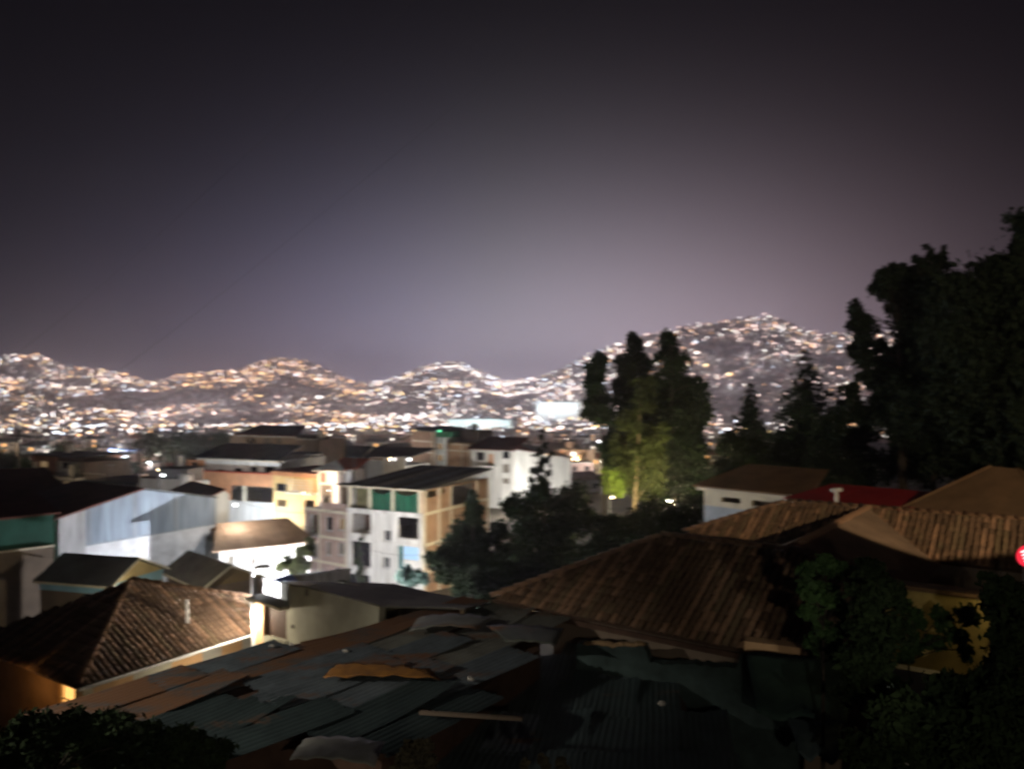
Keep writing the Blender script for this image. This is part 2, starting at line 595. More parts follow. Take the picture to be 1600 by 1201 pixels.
CNAME = {'warm': 'orange', 'amber': 'yellow', 'rose': 'pinkish', 'white': 'white', 'cool': 'bluish white'}
lmesh = [np_mesh('distant_light', EV, EF, LM[k], smooth=True) for k in range(5)]
for x, y, z, hw, hh, k in lights[:280]:
    o = link('distant_light', lmesh[k], None, (x, y, z))
    o.scale = (hw, hw, hh)
    pl = PLACE(CX + FPX * x / y, y)
    sz = 'large' if hw / y > .0028 else 'small'
    tag(o, f'{sz} far {CNAME[LK[k]]} town light {pl}', 'light', f'{sz} {CNAME[LK[k]]} town lights {pl}')
rest = lights[280:]
LV = np.concatenate([EV * np.array([q[3], q[3], q[4]]) + np.array(q[:3]) for q in rest])
LF = (EF[None] + (np.arange(len(rest)) * len(EV))[:, None, None]).reshape(-1, 4)
tag(link('town_lights', np_mesh('town_lights', LV, LF, LM, np.repeat([q[5] for q in rest], len(EF)), smooth=True)), kind='stuff')
print('LIGHTS', len(lights))

# added fill lights on masts that lift the glow of the hillside
random.seed(77)
mast_pole = MB().tube([(0,0,0),(0,0,18)], [.25,.15], 6).mesh('pole', hm_c)
mast_bulb = MB().blob((0,0,18.6), 1.3, 1.3, .5, 8, 4).mesh('bulb', LM[3], True)
for k in range(110):
    px = -40 + 1480 * (k + random.random()) / 110
    yr = float(np.interp(px, _RX, _RY))
    y = Y0 - 150 + (yr - Y0 + 150) * random.random() ** .8 * .93
    x = AX(px) * y
    z = float(ground(x, y))
    r = tag(empty('fill_light_mast', (x, y, z)), f'added fill light on a mast {PLACE(px, y)}', 'light mast', f'added fill lights {PLACE(px, y)}')
    link('pole', mast_pole, r)
    link('bulb', mast_bulb, r)
    L = bpy.data.lights.new('lamp_light', 'POINT')
    L.energy = 30000 * random.uniform(.5, 1.5)
    L.color = random.choice(((1, .86, .82), (1, .90, .88), (.93, .93, 1.0), (1, .78, .66) if px < 560 else (1, .9, .9)))
    L.shadow_soft_size = 2.0
    o = bpy.data.objects.new('lamp_light', L)
    COL.objects.link(o); o.parent = r; o.location = (0, 0, 22)
# ------------------------------------------------------------------ building kit
def panel_mb(mb, u0, u1, z0, z1, holes, t):
    """an upright wall slab in the local x-z plane, front at y=0, with openings"""
    hs = [(max(a, u0), min(b, u1), max(c, z0), min(d, z1)) for a, b, c, d in holes]
    hs = [h for h in hs if h[1] - h[0] > .02 and h[3] - h[2] > .02]
    us = sorted({u0, u1, *[h[0] for h in hs], *[h[1] for h in hs]})
    zs = sorted({z0, z1, *[h[2] for h in hs], *[h[3] for h in hs]})
    solid = lambda i, j: (0 <= i < len(us)-1 and 0 <= j < len(zs)-1 and not any(
        h[0] < (us[i]+us[i+1])/2 < h[1] and h[2] < (zs[j]+zs[j+1])/2 < h[3] for h in hs))
    for i in range(len(us) - 1):
        for j in range(len(zs) - 1):
            if not solid(i, j): continue
            a, b, c, d = us[i], us[i+1], zs[j], zs[j+1]
            mb.add([(a,0,c),(b,0,c),(b,0,d),(a,0,d)], [(0,1,2,3)])
            mb.add([(a,t,c),(b,t,c),(b,t,d),(a,t,d)], [(3,2,1,0)])
            if not solid(i-1, j): mb.add([(a,0,c),(a,t,c),(a,t,d),(a,0,d)], [(3,2,1,0)])
            if not solid(i+1, j): mb.add([(b,0,c),(b,t,c),(b,t,d),(b,0,d)], [(0,1,2,3)])
            if not solid(i, j-1): mb.add([(a,0,c),(b,0,c),(b,t,c),(a,t,c)], [(3,2,1,0)])
            if not solid(i, j+1): mb.add([(a,0,d),(b,0,d),(b,t,d),(a,t,d)], [(0,1,2,3)])
    return mb

WRND = random.Random(4)
REG = []
curtain = mat('pale_curtain', (.26, .23, .19), var=.4, scale=3, streak=True)
dim_lit = emit('dim_room_light', (1.0, .66, .34), .22)

class Bld:
    """a building whose front runs between two ground points; local x along the front, y away, z up"""
    def __init__(s, name, label, cat, pl, Yl, pr, Yr, pyb, group=None):
        s.A = Vector((AX(pl) * Yl, Yl))
        B = Vector((AX(pr) * Yr, Yr))
        s.d = (B - s.A).normalized()
        s.n = Vector((-s.d.y, s.d.x))
        s.W = (B - s.A).length
        s.rz = math.atan2(s.d.y, s.d.x)
        gl = float(ground(s.A.x + s.d.x * s.W / 2, s.A.y + s.d.y * s.W / 2)) - .4
        s.zb = min(gl, CZ(pyb) * Yl) if pyb else gl
        s.root = tag(empty(name, (s.A.x, s.A.y, s.zb), s.rz), label, cat, group)
        s.top = None
        REG.append(s)
    def _hit(s, px, py, O, d):
        a = AX(px)                                   # O + k d = t (a, 1)
        den = d.x - a * d.y
        k = (a * O.y - O.x) / den
        t = O.y + k * d.y
        return k, CZ(py) * t - s.zb
    def f(s, px, py, v=0.0):                         # a point of the front (or of a plane v metres behind it)
        return s._hit(px, py, s.A + s.n * v, s.d)
    def g(s, px, py, u=None):                        # a point of the right-hand side wall
        return s._hit(px, py, s.A + s.d * (s.W if u is None else u), s.n)
    def R(s, x0, y0, x1, y1, side=False, v=0.0):
        h = (lambda a, b: s.g(a, b)) if side else (lambda a, b: s.f(a, b, v))
        m = (x0 + x1) / 2
        return h(x0, (y0+y1)/2)[0], h(x1, (y0+y1)/2)[0], h(m, y1)[1], h(m, y0)[1]
    def put(s, mb, name, m, side=False, parent=None, v=0.0, u=None):
        if side:
            return mb.build(name, m, parent or s.root, (s.W if u is None else u, 0, 0), math.pi / 2)
        return mb.build(name, m, parent or s.root, (0, v, 0))
    def wall(s, m, u0, u1, z0, z1, holes=(), t=.25, side=False, v=0.0, name='wall', u=None):
        return s.put(panel_mb(MB(), u0, u1, z0, z1, holes, t), name, m, side, v=v, u=u)
    def shell(s, m, D, H, floors=(), t=.25, right=True, u0=0.0, u1=None, v0=.27):
        u1 = s.W if u1 is None else u1
        mb = MB()
        mb.box(u0, u0 + t, v0, D, 0, H)
        if right: mb.box(u1 - t, u1, v0, D, 0, H)
        mb.box(u0 + t, u1 - t, D - t, D, 0, H)
        for z in floors:
            mb.box(u0 + t, u1 - t, v0, D - t, z - .18, z)
        return s.put(mb, 'shell', m)
    def window(s, r, pane=None, frame=None, depth=.14, side=False, bars=1, v=0.0, sill=True, rails=0):
        u0, u1, z0, z1 = r
        fw = .06
        any_pane = WRND.choices((glass_dark, curtain, dim_lit, lit_warm), (60, 24, 11, 5))[0]
        mb = MB()
        mb.box(u0, u0+fw, depth, depth+.06, z0, z1).box(u1-fw, u1, depth, depth+.06, z0, z1)
        mb.box(u0+fw, u1-fw, depth, depth+.06, z0, z0+fw).box(u0+fw, u1-fw, depth, depth+.06, z1-fw, z1)
        for k in range(bars):
            x = u0 + (u1-u0) * (k+1) / (bars+1)
            mb.box(x-.025, x+.025, depth+.005, depth+.055, z0+fw, z1-fw)
        o = s.put(mb, 'window', frame or frame_dark, side, v=v)
        edges = [u0+fw] + [u0 + (u1-u0)*(k+1)/(bars+1) for k in range(bars)] + [u1-fw]
        for a, b in zip(edges[:-1], edges[1:]):
            p = MB().box(a+.026, b-.026, depth+.02, depth+.035, z0+fw, z1-fw).build('pane', pane or any_pane, o)
        if sill:
            MB().box(u0-.08, u1+.08, -.08, depth-.01, z0-.07, z0-.003).build('sill', concrete, o)
        return o
    def box(s, name, m, u0, u1, v0, v1, z0, z1, parent=None):
        return MB().box(u0, u1, v0, v1, z0, z1).build(name, m, parent or s.root)
    def w(s, u, v, z):                               # local to world
        p = s.A + s.d * u + s.n * v
        return Vector((p.x, p.y, z + s.zb))

def gable_roof(b, m, u0, u1, v0, v1, z_eave, rise, along='u', over=.4, t=.12, name='roof'):
    """two sloping slabs; ridge runs along u or v"""
    mb = MB()
    if along == 'u':
        vm = (v0 + v1) / 2
        k = rise / (vm - v0)
        for sgn, va in ((1, v0), (-1, v1)):
            a = (u0-over, va - sgn*over, z_eave - k*over)
            c = (u1+over, vm, z_eave + rise)
            mb.prism([a, (u1+over, a[1], a[2]), c, (u0-over, vm, c[2])], (0, 0, t))
    else:
        um = (u0 + u1) / 2
        k = rise / (um - u0)
        for sgn, ua in ((1, u0), (-1, u1)):
            a = (ua - sgn*over, v0-over, z_eave - k*over)
            mb.prism([a, (um, v0-over, z_eave+rise), (um, v1+over, z_eave+rise), (a[0], v1+over, a[2])], (0, 0, t))
    return mb.build(name, m, b.root)

# ------------------------------------------------------------------ lamps
def lamp_light(root, loc, power, col, radius=.12, spot=None, aim=None):
    L = bpy.data.lights.new('lamp_light', 'SPOT' if spot else 'POINT')
    L.energy = power
    L.color = col
    L.shadow_soft_size = radius
    o = bpy.data.objects.new('lamp_light', L)
    COL.objects.link(o)
    o.parent = root
    o.location = loc
    if spot:
        L.spot_size = math.radians(spot)
        L.spot_blend = .35
        o.rotation_euler = Vector(aim).to_track_quat('-Z', 'Y').to_euler()
    return o

def street_lamp(px, py, Y, label, power, col, bulb, arm=(0, -1), pole=steel, reach=.9, group=None, spot=None, aim=None):
    p = P(px, py, Y)
    a = Vector((arm[0], arm[1], 0)).normalized()
    base = p - a * reach
    zb = float(ground(base.x, base.y)) - .2
    r = tag(empty('street_lamp', (base.x, base.y, zb)), label, 'street lamp', group)
    h = p.z - zb
    MB().tube([(0,0,0),(0,0,h*.5),(0,0,h+.15)], [.09,.075,.06]).build('pole', pole, r, smooth=True)
    MB().tube([(0,0,h+.1), tuple(a*reach*.5 + Vector((0,0,h+.32))), tuple(a*reach*.8 + Vector((0,0,h+.3)))], [.04,.035,.03]).build('arm', pole, r, smooth=True)
    hd = MB().blob((0,0,0), .34, .16, .10, 10, 5).build('lamp_head', steel, r, tuple(a*reach + Vector((0,0,h+.28))), math.atan2(a.y, a.x), smooth=True)
    MB().blob((0,0,-.09), .2, .11, .06, 8, 4).build('bulb', bulb, hd, smooth=True)
    lamp_light(r, tuple(a*reach + Vector((0,0,h))), power, col, spot=spot, aim=aim)
    return r

COOL, WHITE, WARM, SODIUM = (.80, .90, 1.0), (1.0, .95, .86), (1.0, .74, .42), (1.0, .56, .22)

# ------------------------------------------------------------------ white building under construction with green netting (centre)
b = Bld('apartment_building', 'white unfinished four storey building with green netting across its top floor', 'building', 543, 77, 660, 73, None)
zr = b.f(600, 799)[1]
ztop = b.f(600, 763)[1]
D = 13.2
open_a, open_b = b.R(549, 802, 579, 834), b.R(622, 808, 654, 842)
bay_a, bay_b = b.R(549, 844, 579, 884), b.R(622, 851, 654, 890)
win_a, win_b = b.R(599, 828, 611, 845), b.R(598, 870, 609, 887)
shop = b.R(545, 897, 578, 920)
fl1, fl2 = b.f(600, 847)[1], b.f(600, 889)[1]
b.wall(white_plaster, 0, b.W, 0, zr, [open_a, open_b, bay_a, bay_b, win_a, win_b, shop])
b.shell(concrete, D, ztop, [fl1, fl2, zr], right=False)
for r in (win_a, win_b): b.window(r, frame=frame_white)
b.window(bay_a, frame=frame_dark, bars=2, depth=.2)
for r in (bay_b,):
    u0, u1, z0, z1 = r
    um = u0 + (u1-u0)*.22
    zm = z0 + (z1-z0)*.38
    b.wall(white_plaster, um, u1-.003, z0+.003, zm, t=.15, v=.06, name='parapet')
    b.window((um, u1-.01, zm+.01, z1-.01), pane=lit_blue, frame=frame_white, bars=2, depth=.1, sill=False)
    b.box('shutter', mat('teal_shutter', (.06, .20, .20), var=.3), u0+.01, um-.03, .10, .14, z0, z1-.02)
b.window(shop, frame=frame_dark, bars=3, depth=.16, sill=False)
for u0, u1, z0, z1 in (open_a, open_b):
    b.box('floor_slab', concrete, u0+.01, u1-.01, .03, .24, z0-.0, z0+.10)
b.box('door', dark_wood, open_a[0]+.5, open_a[0]+1.4, 1.6, 1.68, open_a[2]+.1, open_a[3]-.35)
# string courses
b.box('cornice', white_plaster, -.06, b.W+.06, -.10, -.003, zr-.14, zr+.12)
b.box('string_course', white_plaster, .0, b.W, -.05, -.002, fl1-.15, fl1+.12)
# top floor: columns, netting
for px in (545, 577, 613, 655):
    u = min(max(b.f(px, 780)[0], .17), b.W-.17)
    b.box('column', cream, u-.14, u+.14, .02, .3, zr+.12, ztop)
for (a, c) in ((577, 613), (613, 655)):
    u0, u1 = b.f(a, 785)[0]+.16, b.f(c, 785)[0]-.16
    n = 12
    mb = MB()
    for i in range(n):
        x0, x1 = u0+(u1-u0)*i/n, u0+(u1-u0)*(i+1)/n
        y0, y1 = .14+.07*math.sin(i*1.7), .14+.07*math.sin((i+1)*1.7)
        tz0, tz1 = [ztop-.15-.45*math.sin(math.pi*q/n)**1 for q in (i, i+1)]
        mb.add([(x0,y0,zr+.13),(x1,y1,zr+.13),(x1,y1+.03,tz1),(x0,y0+.03,tz0)], [(0,1,2,3)])
    mb.build('netting', net_green, b.root)
mb = MB()
u0, u1 = b.f(545, 785)[0]+.2, b.f(577, 785)[0]-.2
b.box('partition', mat('olive_board', (.16,.15,.08), var=.4), u0, u1, .9, .98, zr+.01, ztop-.3)
# right side wall in brick with concrete frame
sA = b.R(667, 763, 684, 776, True)
sB = b.R(688, 757, 697, 770, True)
v_open0, v_open1 = b.g(706, 760)[0], b.g(744, 760)[0]
zfl = b.g(680, 798)[1]
holes = [(sA[0], sA[1], sA[2], ztop-.1), (sB[0], sB[1], sB[2], ztop-.1), (v_open0, v_open1, zr+.2, ztop-.1)]
b.wall(brick_orange, .27, D, 0, ztop, holes, side=True)
mb = MB()
for v in (.27, b.g(686, 780)[0], v_open0-.15, v_open1+.15, D-.15):
    mb.box(max(v-.15, .27), v+.15, -.06, -.003, 0, ztop)
for o in [MB().box(max(v-.15,.27), v+.15, -.06, -.003, 0, ztop) for v in (.42, b.g(686,780)[0], v_open0-.16, v_open1+.16, D-.15)]:
    b.put(o, 'column', cream, True)
for z in (zr, fl1, fl2):
    b.put(MB().box(.27, D, -.045, -.003, z-.16, z+.14), 'ring_beam', cream, True)
b.box('rear_room', mat('ochre_room', (.34,.22,.08), var=.3), b.W-3.0, b.W-.3, v_open0+.2, v_open0+.35, zr+.01, ztop-.3)
# sheet metal roof in strips
mb_s = [(-.5, b.W+.45)]
nst = 9
for i in range(nst):
    x0 = -.5 + (b.W+.95)*i/nst
    x1 = -.5 + (b.W+.95)*(i+1)/nst + .06
    m_ = [dark_roof, mat('roof_sheet_blue', (.13,.15,.18), rough=.55, var=.5), mat('roof_sheet_grey', (.28,.28,.26), rough=.6, var=.5)][(0,1,0,2,1,0,1,0,2)[i]]
    zf, zbk = ztop+.05+.012*(i % 2), ztop+1.0+.012*(i % 2)
    mb = MB().prism([(x0,-.4,zf),(x1,-.4,zf),(x1,D+.5,zbk),(x0,D+.5,zbk)], (0,0,.05))
    for k in range(1, 4):
        xx = x0+(x1-x0)*k/4
        mb.prism([(xx-.02,-.4,zf+.05),(xx+.02,-.4,zf+.05),(xx+.02,D+.5,zbk+.05),(xx-.02,D+.5,zbk+.05)], (0,0,.03))
    mb.build('roof_sheet', m_, b.root)
b.box('fascia', cream, -.5, b.W+.45, -.43, -.405, ztop-.0, ztop+.14)
MAIN = b
b.top = None

# ------------------------------------------------------------------ pink brick building to its left
b = Bld('apartment_building', 'pink brick three storey building with dark narrow windows and open balconies', 'building', 476, 82, 542, 78.2, None)
zp = b.f(520, 786)[1]
f1, f2 = b.f(520, 799)[1], b.f(520, 840)[1]
f3 = b.f(520, 880)[1]
ws = [b.R(509, 807, 519, 829), b.R(528, 809, 538, 828), b.R(509, 846, 517, 867), b.R(527, 847, 538, 867), b.R(522, 887, 534, 895)]
bal = [b.R(481, 803, 497, 834), b.R(484, 843, 496, 868)]
b.wall(brick_pink, 0, b.W, 0, f1+.0, ws + bal)
ulow = b.f(500, 790)[0]
b.wall(brick_pink, ulow, b.W, f1+.003, zp, name='parapet')
b.shell(concrete, 11, f1, [f2, f3, f1])
for r in ws: b.window(r, frame=frame_white, bars=0)
for u0, u1, z0, z1 in bal:
    b.box('balcony_slab', concrete, u0-.3, u1+.2, -.8, -.003, z0-.14, z0)
    mb = MB().box(u0-.3, u1+.2, -.8, -.76, z0+.85, z0+.9)
    for k in range(9):
        x = u0-.3 + (u1-u0+.46)*k/8
        mb.box(x, x+.03, -.79, -.76, z0, z0+.85)
    mb.build('railing', frame_dark, b.root)
    b.box('balcony_door', dark_wood, u0+.1, u1-.1, .8, .86, z0, z1-.2)
for z in (f1, f2, f3): b.box('string_course', cream, -.1, b.W, -.06, -.003, z-.14, z+.14)
for px in (499, 540):
    u = b.f(px, 820)[0]
    b.box('column', cream, u-.13, u+.13, -.05, -.002, 0, f1-.15)
# roof terrace with a lean-to
b.box('stair_head', brown_wall, ulow-.1, b.W-.4, 3, 6, f1, zp+1.5)
b.box('roof', dark_roof, ulow-.6, b.W-.1, 2.5, 6.5, zp+1.52, zp+1.64); b.top = zp+1.6
for u in (ulow+.6, b.W-1): b.box('column', wood, u-.1, u+.1, .3, .5, f1, zp+1.6)

# ------------------------------------------------------------------ grey gable wall house (left)
b = Bld('house', 'house with a tall bare blue grey gable wall above a white band', 'house', 92, 52, 337, 62.7, None)
pts = [b.f(93, 809), b.f(225, 765), b.f(337, 778)]
uL, uP, uR = pts[0][0], pts[1][0], pts[2][0]
zL, zP, zR = [p[1] for p in pts]
zband = b.f(235, 836)[1]
us = b.f(134, 830)[0]
zs_ = zL + (zP-zL)*us/uP
b.put(MB().prism([(0,0,0),(us,0,0),(us,0,zs_),(0,0,zL)], (0,.3,0)), 'pilaster', mat('pale_grey_plaster', (.50, .50, .52), var=.35, scale=1.0, streak=True), v=-.004)
b.put(MB().prism([(us,0,zband),(b.W,0,zband),(b.W,0,zR),(uP,0,zP),(us,0,zs_)], (0,.28,0)), 'gable_wall', blue_grey)
b.put(MB().prism([(us,0,0),(b.W,0,0),(b.W,0,zband-.002),(us,0,zband-.002)], (0,.31,0)), 'lower_wall', peeling, v=-.03)
for k in range(4):
    x = us + .25 + (b.W-us-.5)*k/3
    zt_ = zs_ + (zP-zs_)*(x-us)/(uP-us) if x < uP else zP + (zR-zP)*(x-uP)/(b.W-uP)
    b.box('column', mat('grey_column', (.33,.37,.42), var=.3, streak=True), x-.14, x+.14, -.03, -.002, zband+.13, zt_-.12)
b.box('ring_beam', mat('grey_column', (.33,.37,.42)), us, b.W, -.035, -.002, zband+.0, zband+.12)
b.box('left_wall', beige, .0, .25, .30, 9, 0, zL-.1)
b.box('right_wall', white_plaster, b.W-.25, b.W, .30, 9, 0, zR-.1)
b.box('rear_wall', brown_wall, .25, b.W-.25, 8.75, 9, 0, min(zL, zR)-.1)
mb = MB().prism([(-.5,-.12,zL-.12),(uP,-.12,zP+.04),(uP,9.3,zP+.04),(-.5,9.3,zL-.12)], (0,0,.12)).build('roof', dark_red_roof, b.root)
mb = MB().prism([(uP+.004,-.12,zP+.04),(b.W+.1,-.12,zR),(b.W+.1,9.3,zR),(uP+.004,9.3,zP+.04)], (0,0,.12)).build('roof', dark_roof, b.root)
GREY = b

# white party wall and dark gable right of it
b = Bld('house', 'narrow white house end with a dark red roof beside the grey gable wall', 'house', 338, 63.5, 358, 64.2, None)
zt = b.f(347, 766)[1]
ze = zt - .9
b.put(MB().prism([(-2.2,0,0),(b.W,0,0),(b.W,0,ze+.55),(b.W-.35,0,zt-.05),(-2.2,0,ze-.1)], (0,.3,0)), 'gable_wall', white_plaster)
b.box('side_wall', white_plaster, b.W-.25, b.W, .31, 8, 0, ze+.4)
b.box('rear_wall', white_plaster, -2.2, b.W-.26, 7.7, 8, 0, ze-.2)
MB().prism([(-3.0,-.1,ze-.45),(b.W-.3,-.1,zt+.02),(b.W-.3,8.3,zt+.02),(-3.0,8.3,ze-.45)], (0,0,.1)).build('roof', dark_red_roof, b.root)

# ------------------------------------------------------------------ house with the orange balcony band
b = Bld('house', 'house with an orange balcony band and a row of dark windows under a dark roof', 'house', 292, 107, 438, 101, None)
zt = b.f(365, 717)[1]; zb1 = b.f(365, 738)[1]; zb0 = b.f(365, 757)[1]; zw = b.f(390, 783)[1]
uo = b.f(320, 730)[0]
ws = [b.R(338, 733, 351, 741), b.R(366, 731, 379, 738), b.R(391, 729, 402, 737), b.R(413, 729, 428, 739)]
ws = [(a, c, max(z0, zb1+.05), z1) for a, c, z0, z1 in ws]
rec = b.R(360, 757, 432, 783)
b.wall(white_plaster, uo, b.W, zb1, zt, ws)
b.wall(orange_paint, 0, uo-.003, zb0, zt-.3, [b.R(299, 722, 308, 733)])
b.wall(orange_paint, 0, b.W, zw, zb1-.003, [(rec[0], b.W-.3, zw, zb0)], name='lower_wall')
b.wall(white_plaster, 0, b.W, 0, zw-.003, [], name='ground_wall')
b.shell(concrete, 10, zt, [zb1, zw])
for r in ws: b.window(r, frame=frame_dark, bars=0, sill=False)
b.box('balcony', orange_paint, uo-.5, b.W+.1, -.9, -.003, zb0+.05, zb1+.05)
b.box('balcony_cap', red_paint, uo-.55, b.W+.15, -.95, -.003, zb1+.053, zb1+.2)
for px in (382, 434):
    u = b.f(px, 770)[0]
    b.box('column', cream, u-.22, u+.22, -.1, .2, zw, zb0+.04)
u = b.f(404, 795)[0]
b.box('pilaster', mat('pale_pilaster', (.5,.55,.65), var=.2), u-.12, u+.12, -.05, -.003, 0, zw-.01)
MB().prism([(uo-1.2,-1.0,zt+.05),(b.W+.4,-1.0,zt+.05),(b.W-1,6,zt+1.6),(uo-2,6,zt+1.6)], (0,0,.12)).build('roof', dark_roof, b.root)
b.box('eave_board', cream, uo-.6, b.W+.3, -.98, -.02, zt-.14, zt+.04)
ORNG = b

# ------------------------------------------------------------------ yellow lit house
b = Bld('house', 'small house painted yellow and glowing under a warm street lamp', 'house', 427, 99.5, 500, 95.5, None)
zt = b.f(460, 742)[1]
ws = [b.R(431, 755, 449, 767), b.R(432, 780, 448, 791)]
cor = b.R(457, 745, 495, 752)
b.wall(yellow_paint, 0, b.W, 0, zt-.2, ws + [b.R(476, 781, 492, 800)])
b.shell(concrete, 8, zt-.2, [b.f(460, 772)[1]])
for r in ws: b.window(r, frame=frame_dark, bars=1)
b.box('parapet', orange_paint, -.2, b.W+.1, -.3, -.003, zt-.15, zt+.35)
u0, u1 = b.f(456, 755)[0], b.f(497, 755)[0]
z0, z1 = b.f(475, 768)[1], b.f(475, 748)[1]
b.box('balcony', cream, u0, u1, -1.1, -.004, z0-.2, z0)
mb = MB()
for k in range(5):
    mb.box(u0, u1, -1.1, -1.05, z0+.25+(z1-z0-.3)*k/4, z0+.33+(z1-z0-.3)*k/4)
for k in range(6):
    x = u0 + (u1-u0-.06)*k/5
    mb.box(x, x+.06, -1.045, -1.0, z0, z1)
mb.build('railing', cream, b.root)
b.box('side_wall', orange_paint, b.W-.25, b.W-.003, .28, 7, 0, zt-.2)
b.box('roof', dark_red_roof, 0, b.W, .0, 8, zt+.36, zt+.5); b.top = zt+.5
YEL = b
# sunlit-looking white canopy beside it
b = Bld('house', 'low white and red house with a bright pointed awning beside the yellow house', 'house', 497, 94.5, 527, 93, None)
zt = b.f(510, 736)[1]
b.wall(white_plaster, 0, b.W, 0, zt, [b.R(500, 757, 520, 790)])
b.shell(concrete, 5, zt, [])
b.window(b.R(500, 757, 520, 775), bars=1, sill=False)
b.box('side_panel', red_paint, .5, 1.2, -.06, -.003, zt-1.4, zt-.2)
MB().prism([(-.3,-.9,zt+.05),(b.W+1.6,-.4,zt+.12),(b.W*.5,1.6,zt+1.25)], (0,0,.06)).build('awning', white_plaster, b.root)
MB().prism([(-.3,1.7,zt+.02),(b.W+1,1.7,zt+.02),(b.W+1,5,zt+1.2),(-.3,5,zt+1.2)], (0,0,.1)).build('roof', red_paint, b.root)

# ------------------------------------------------------------------ brown roofed bungalow in the middle, white wall below
b = Bld('bungalow', 'low bungalow with a lit brown roof and a glaring white wall', 'house', 343, 57, 484, 60.5, None)
zt = b.f(400, 853)[1]
b.wall(white_plaster, 0, b.W, 0, zt, [b.R(356, 868, 366, 886), b.R(392, 866, 400, 880)])
b.shell(white_plaster, 7, zt, [])
b.window(b.R(392, 866, 400, 880), frame=frame_white, bars=0)
b.window(b.R(356, 868, 366, 886), frame=frame_dark, bars=0)
zr_ = b.f(400, 812, 5)[1]
mb = MB()
n = 7
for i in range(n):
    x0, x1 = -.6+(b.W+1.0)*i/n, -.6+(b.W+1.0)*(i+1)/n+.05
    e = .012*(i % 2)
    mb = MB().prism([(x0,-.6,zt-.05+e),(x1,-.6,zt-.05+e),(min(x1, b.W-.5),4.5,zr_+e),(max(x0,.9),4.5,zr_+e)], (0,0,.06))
    mb.build('roof_sheet', [mat('lit_brown_sheet', (.60,.42,.30), var=.25, scale=.6), mat('lit_brown_sheet_b', (.54,.37,.26), var=.3, scale=.6)][i % 2], b.root)  # brown lightened so that the colour itself carries lamp light
mb = MB().prism([(.9,4.56,zr_),(b.W-.5,4.56,zr_),(b.W+.4,8,zt-.6),(-.6,8,zt-.6)], (0,0,.06)).build('rear_roof', brown_roof, b.root)
BUNG = b

# ------------------------------------------------------------------ white three storey building and its neighbours (right of centre)
b = Bld('apartment_building', 'white three storey building with square dark windows and a dark red roof', 'building', 736, 152, 801, 147, None)
zt = b.f(770, 703)[1]
ws = [b.R(744, 706, 757, 719), b.R(785, 705, 796, 716), b.R(785, 725, 796, 738), b.R(785, 747, 796, 755)]
b.wall(white_plaster, 0, b.W, 0, zt, ws + [b.R(763, 709, 771, 724)])
b.shell(concrete, 10, zt, [b.f(770, 724)[1], b.f(770, 744)[1]], right=False)
for r in ws: b.window(r, frame=frame_dark, bars=0)
r = b.R(763, 709, 771, 724)
b.box('balcony_door', orange_paint, r[0], r[1], .18, .22, r[2], r[3])
b.wall(white_plaster, .27, 10, 0, zt, side=True, name='side_wall')
u = b.f(767, 727)[0]
b.box('balcony', white_plaster, u-2.6, u+1.2, -.9, -.003, b.f(767, 731)[1], b.f(767, 726)[1])
MB().prism([(-.8,-.8,zt+.02),(b.W+.9,-.8,zt+.02),(b.W+.3,6,zt+2.2),(.4,6,zt+2.2)], (0,0,.12)).build('roof', dark_red_roof, b.root)
WH3 = b
b = Bld('warehouse', 'wide white rendered building behind the small dark tree', 'building', 803, 146.8, 892, 153, None)
zt0, zt1 = b.f(806, 702)[1], b.f(890, 716)[1]
b.put(MB().prism([(0,0,0),(b.W,0,0),(b.W,0,zt1),(b.W*.4,0,zt0-.8),(0,0,zt0)], (0,.3,0)), 'wall', white_plaster)
b.box('side_wall', white_plaster, b.W-.3, b.W, .31, 9, 0, zt1-.2)
b.box('door', frame_dark, b.W*.44, b.W*.5, -.05, -.003, 0, 5)
MB().prism([(-.2,-.3,zt0+.02),(b.W*.4,-.3,zt0-.75),(b.W*.4,9,zt0+.6),(-.2,9,zt0+1.3)], (0,0,.12)).build('roof', dark_red_roof, b.root)
MB().prism([(b.W*.4+.005,-.3,zt0-.75),(b.W+.3,-.3,zt1+.03),(b.W+.3,9,zt1+1.4),(b.W*.4+.005,9,zt0+.6)], (0,0,.12)).build('roof', dark_roof, b.root)
b = Bld('brick_building', 'orange brick building with a pale concrete band left of the white building', 'building', 697, 158, 735, 153.5, None)
zt = b.f(716, 692)[1]
b.wall(brick_orange, 0, b.W, 0, zt)
b.shell(brick_orange, 9, zt, [zt])
for py in (694, 704): b.box('ring_beam', cream, -.05, b.W, -.08, -.003, b.f(716, py)[1]-.12, b.f(716, py)[1]+.12)
for px in (698, 722, 733):
    u = min(max(b.f(px, 710)[0], .2), b.W-.2); b.box('column', cream, u-.15, u+.15, -.06, -.002, 0, zt-.5)
b.box('tank_room', brown_wall, .5, b.W-.4, 3, 7, zt, zt+2.3)
b.box('roof', mat('olive_roof', (.12,.12,.08), var=.4), 0, b.W, 2.5, 7.5, zt+2.31, zt+2.45); b.top = zt+2.4
b = Bld('brick_building', 'tall brown brick building with two thin white bands', 'building', 643, 163, 678, 158, None)
zt = b.f(660, 674)[1]
b.wall(brick_brown, 0, b.W, 0, zt)
b.shell(brick_brown, 9, zt, [zt])
for py in (689, 706): b.box('ring_beam', white_plaster, .4, b.W, -.06, -.003, b.f(660, py)[1]-.10, b.f(660, py)[1]+.10)
b.box('corner_column', cream, b.W-.4, b.W, -.09, -.004, 0, zt)
MB().prism([(-.6,-.6,zt+.3),(b.W+.5,-.6,zt+.02),(b.W+.5,9.5,zt+.4),(-.6,9.5,zt+.9)], (0,0,.15)).build('roof', dark_roof, b.root)
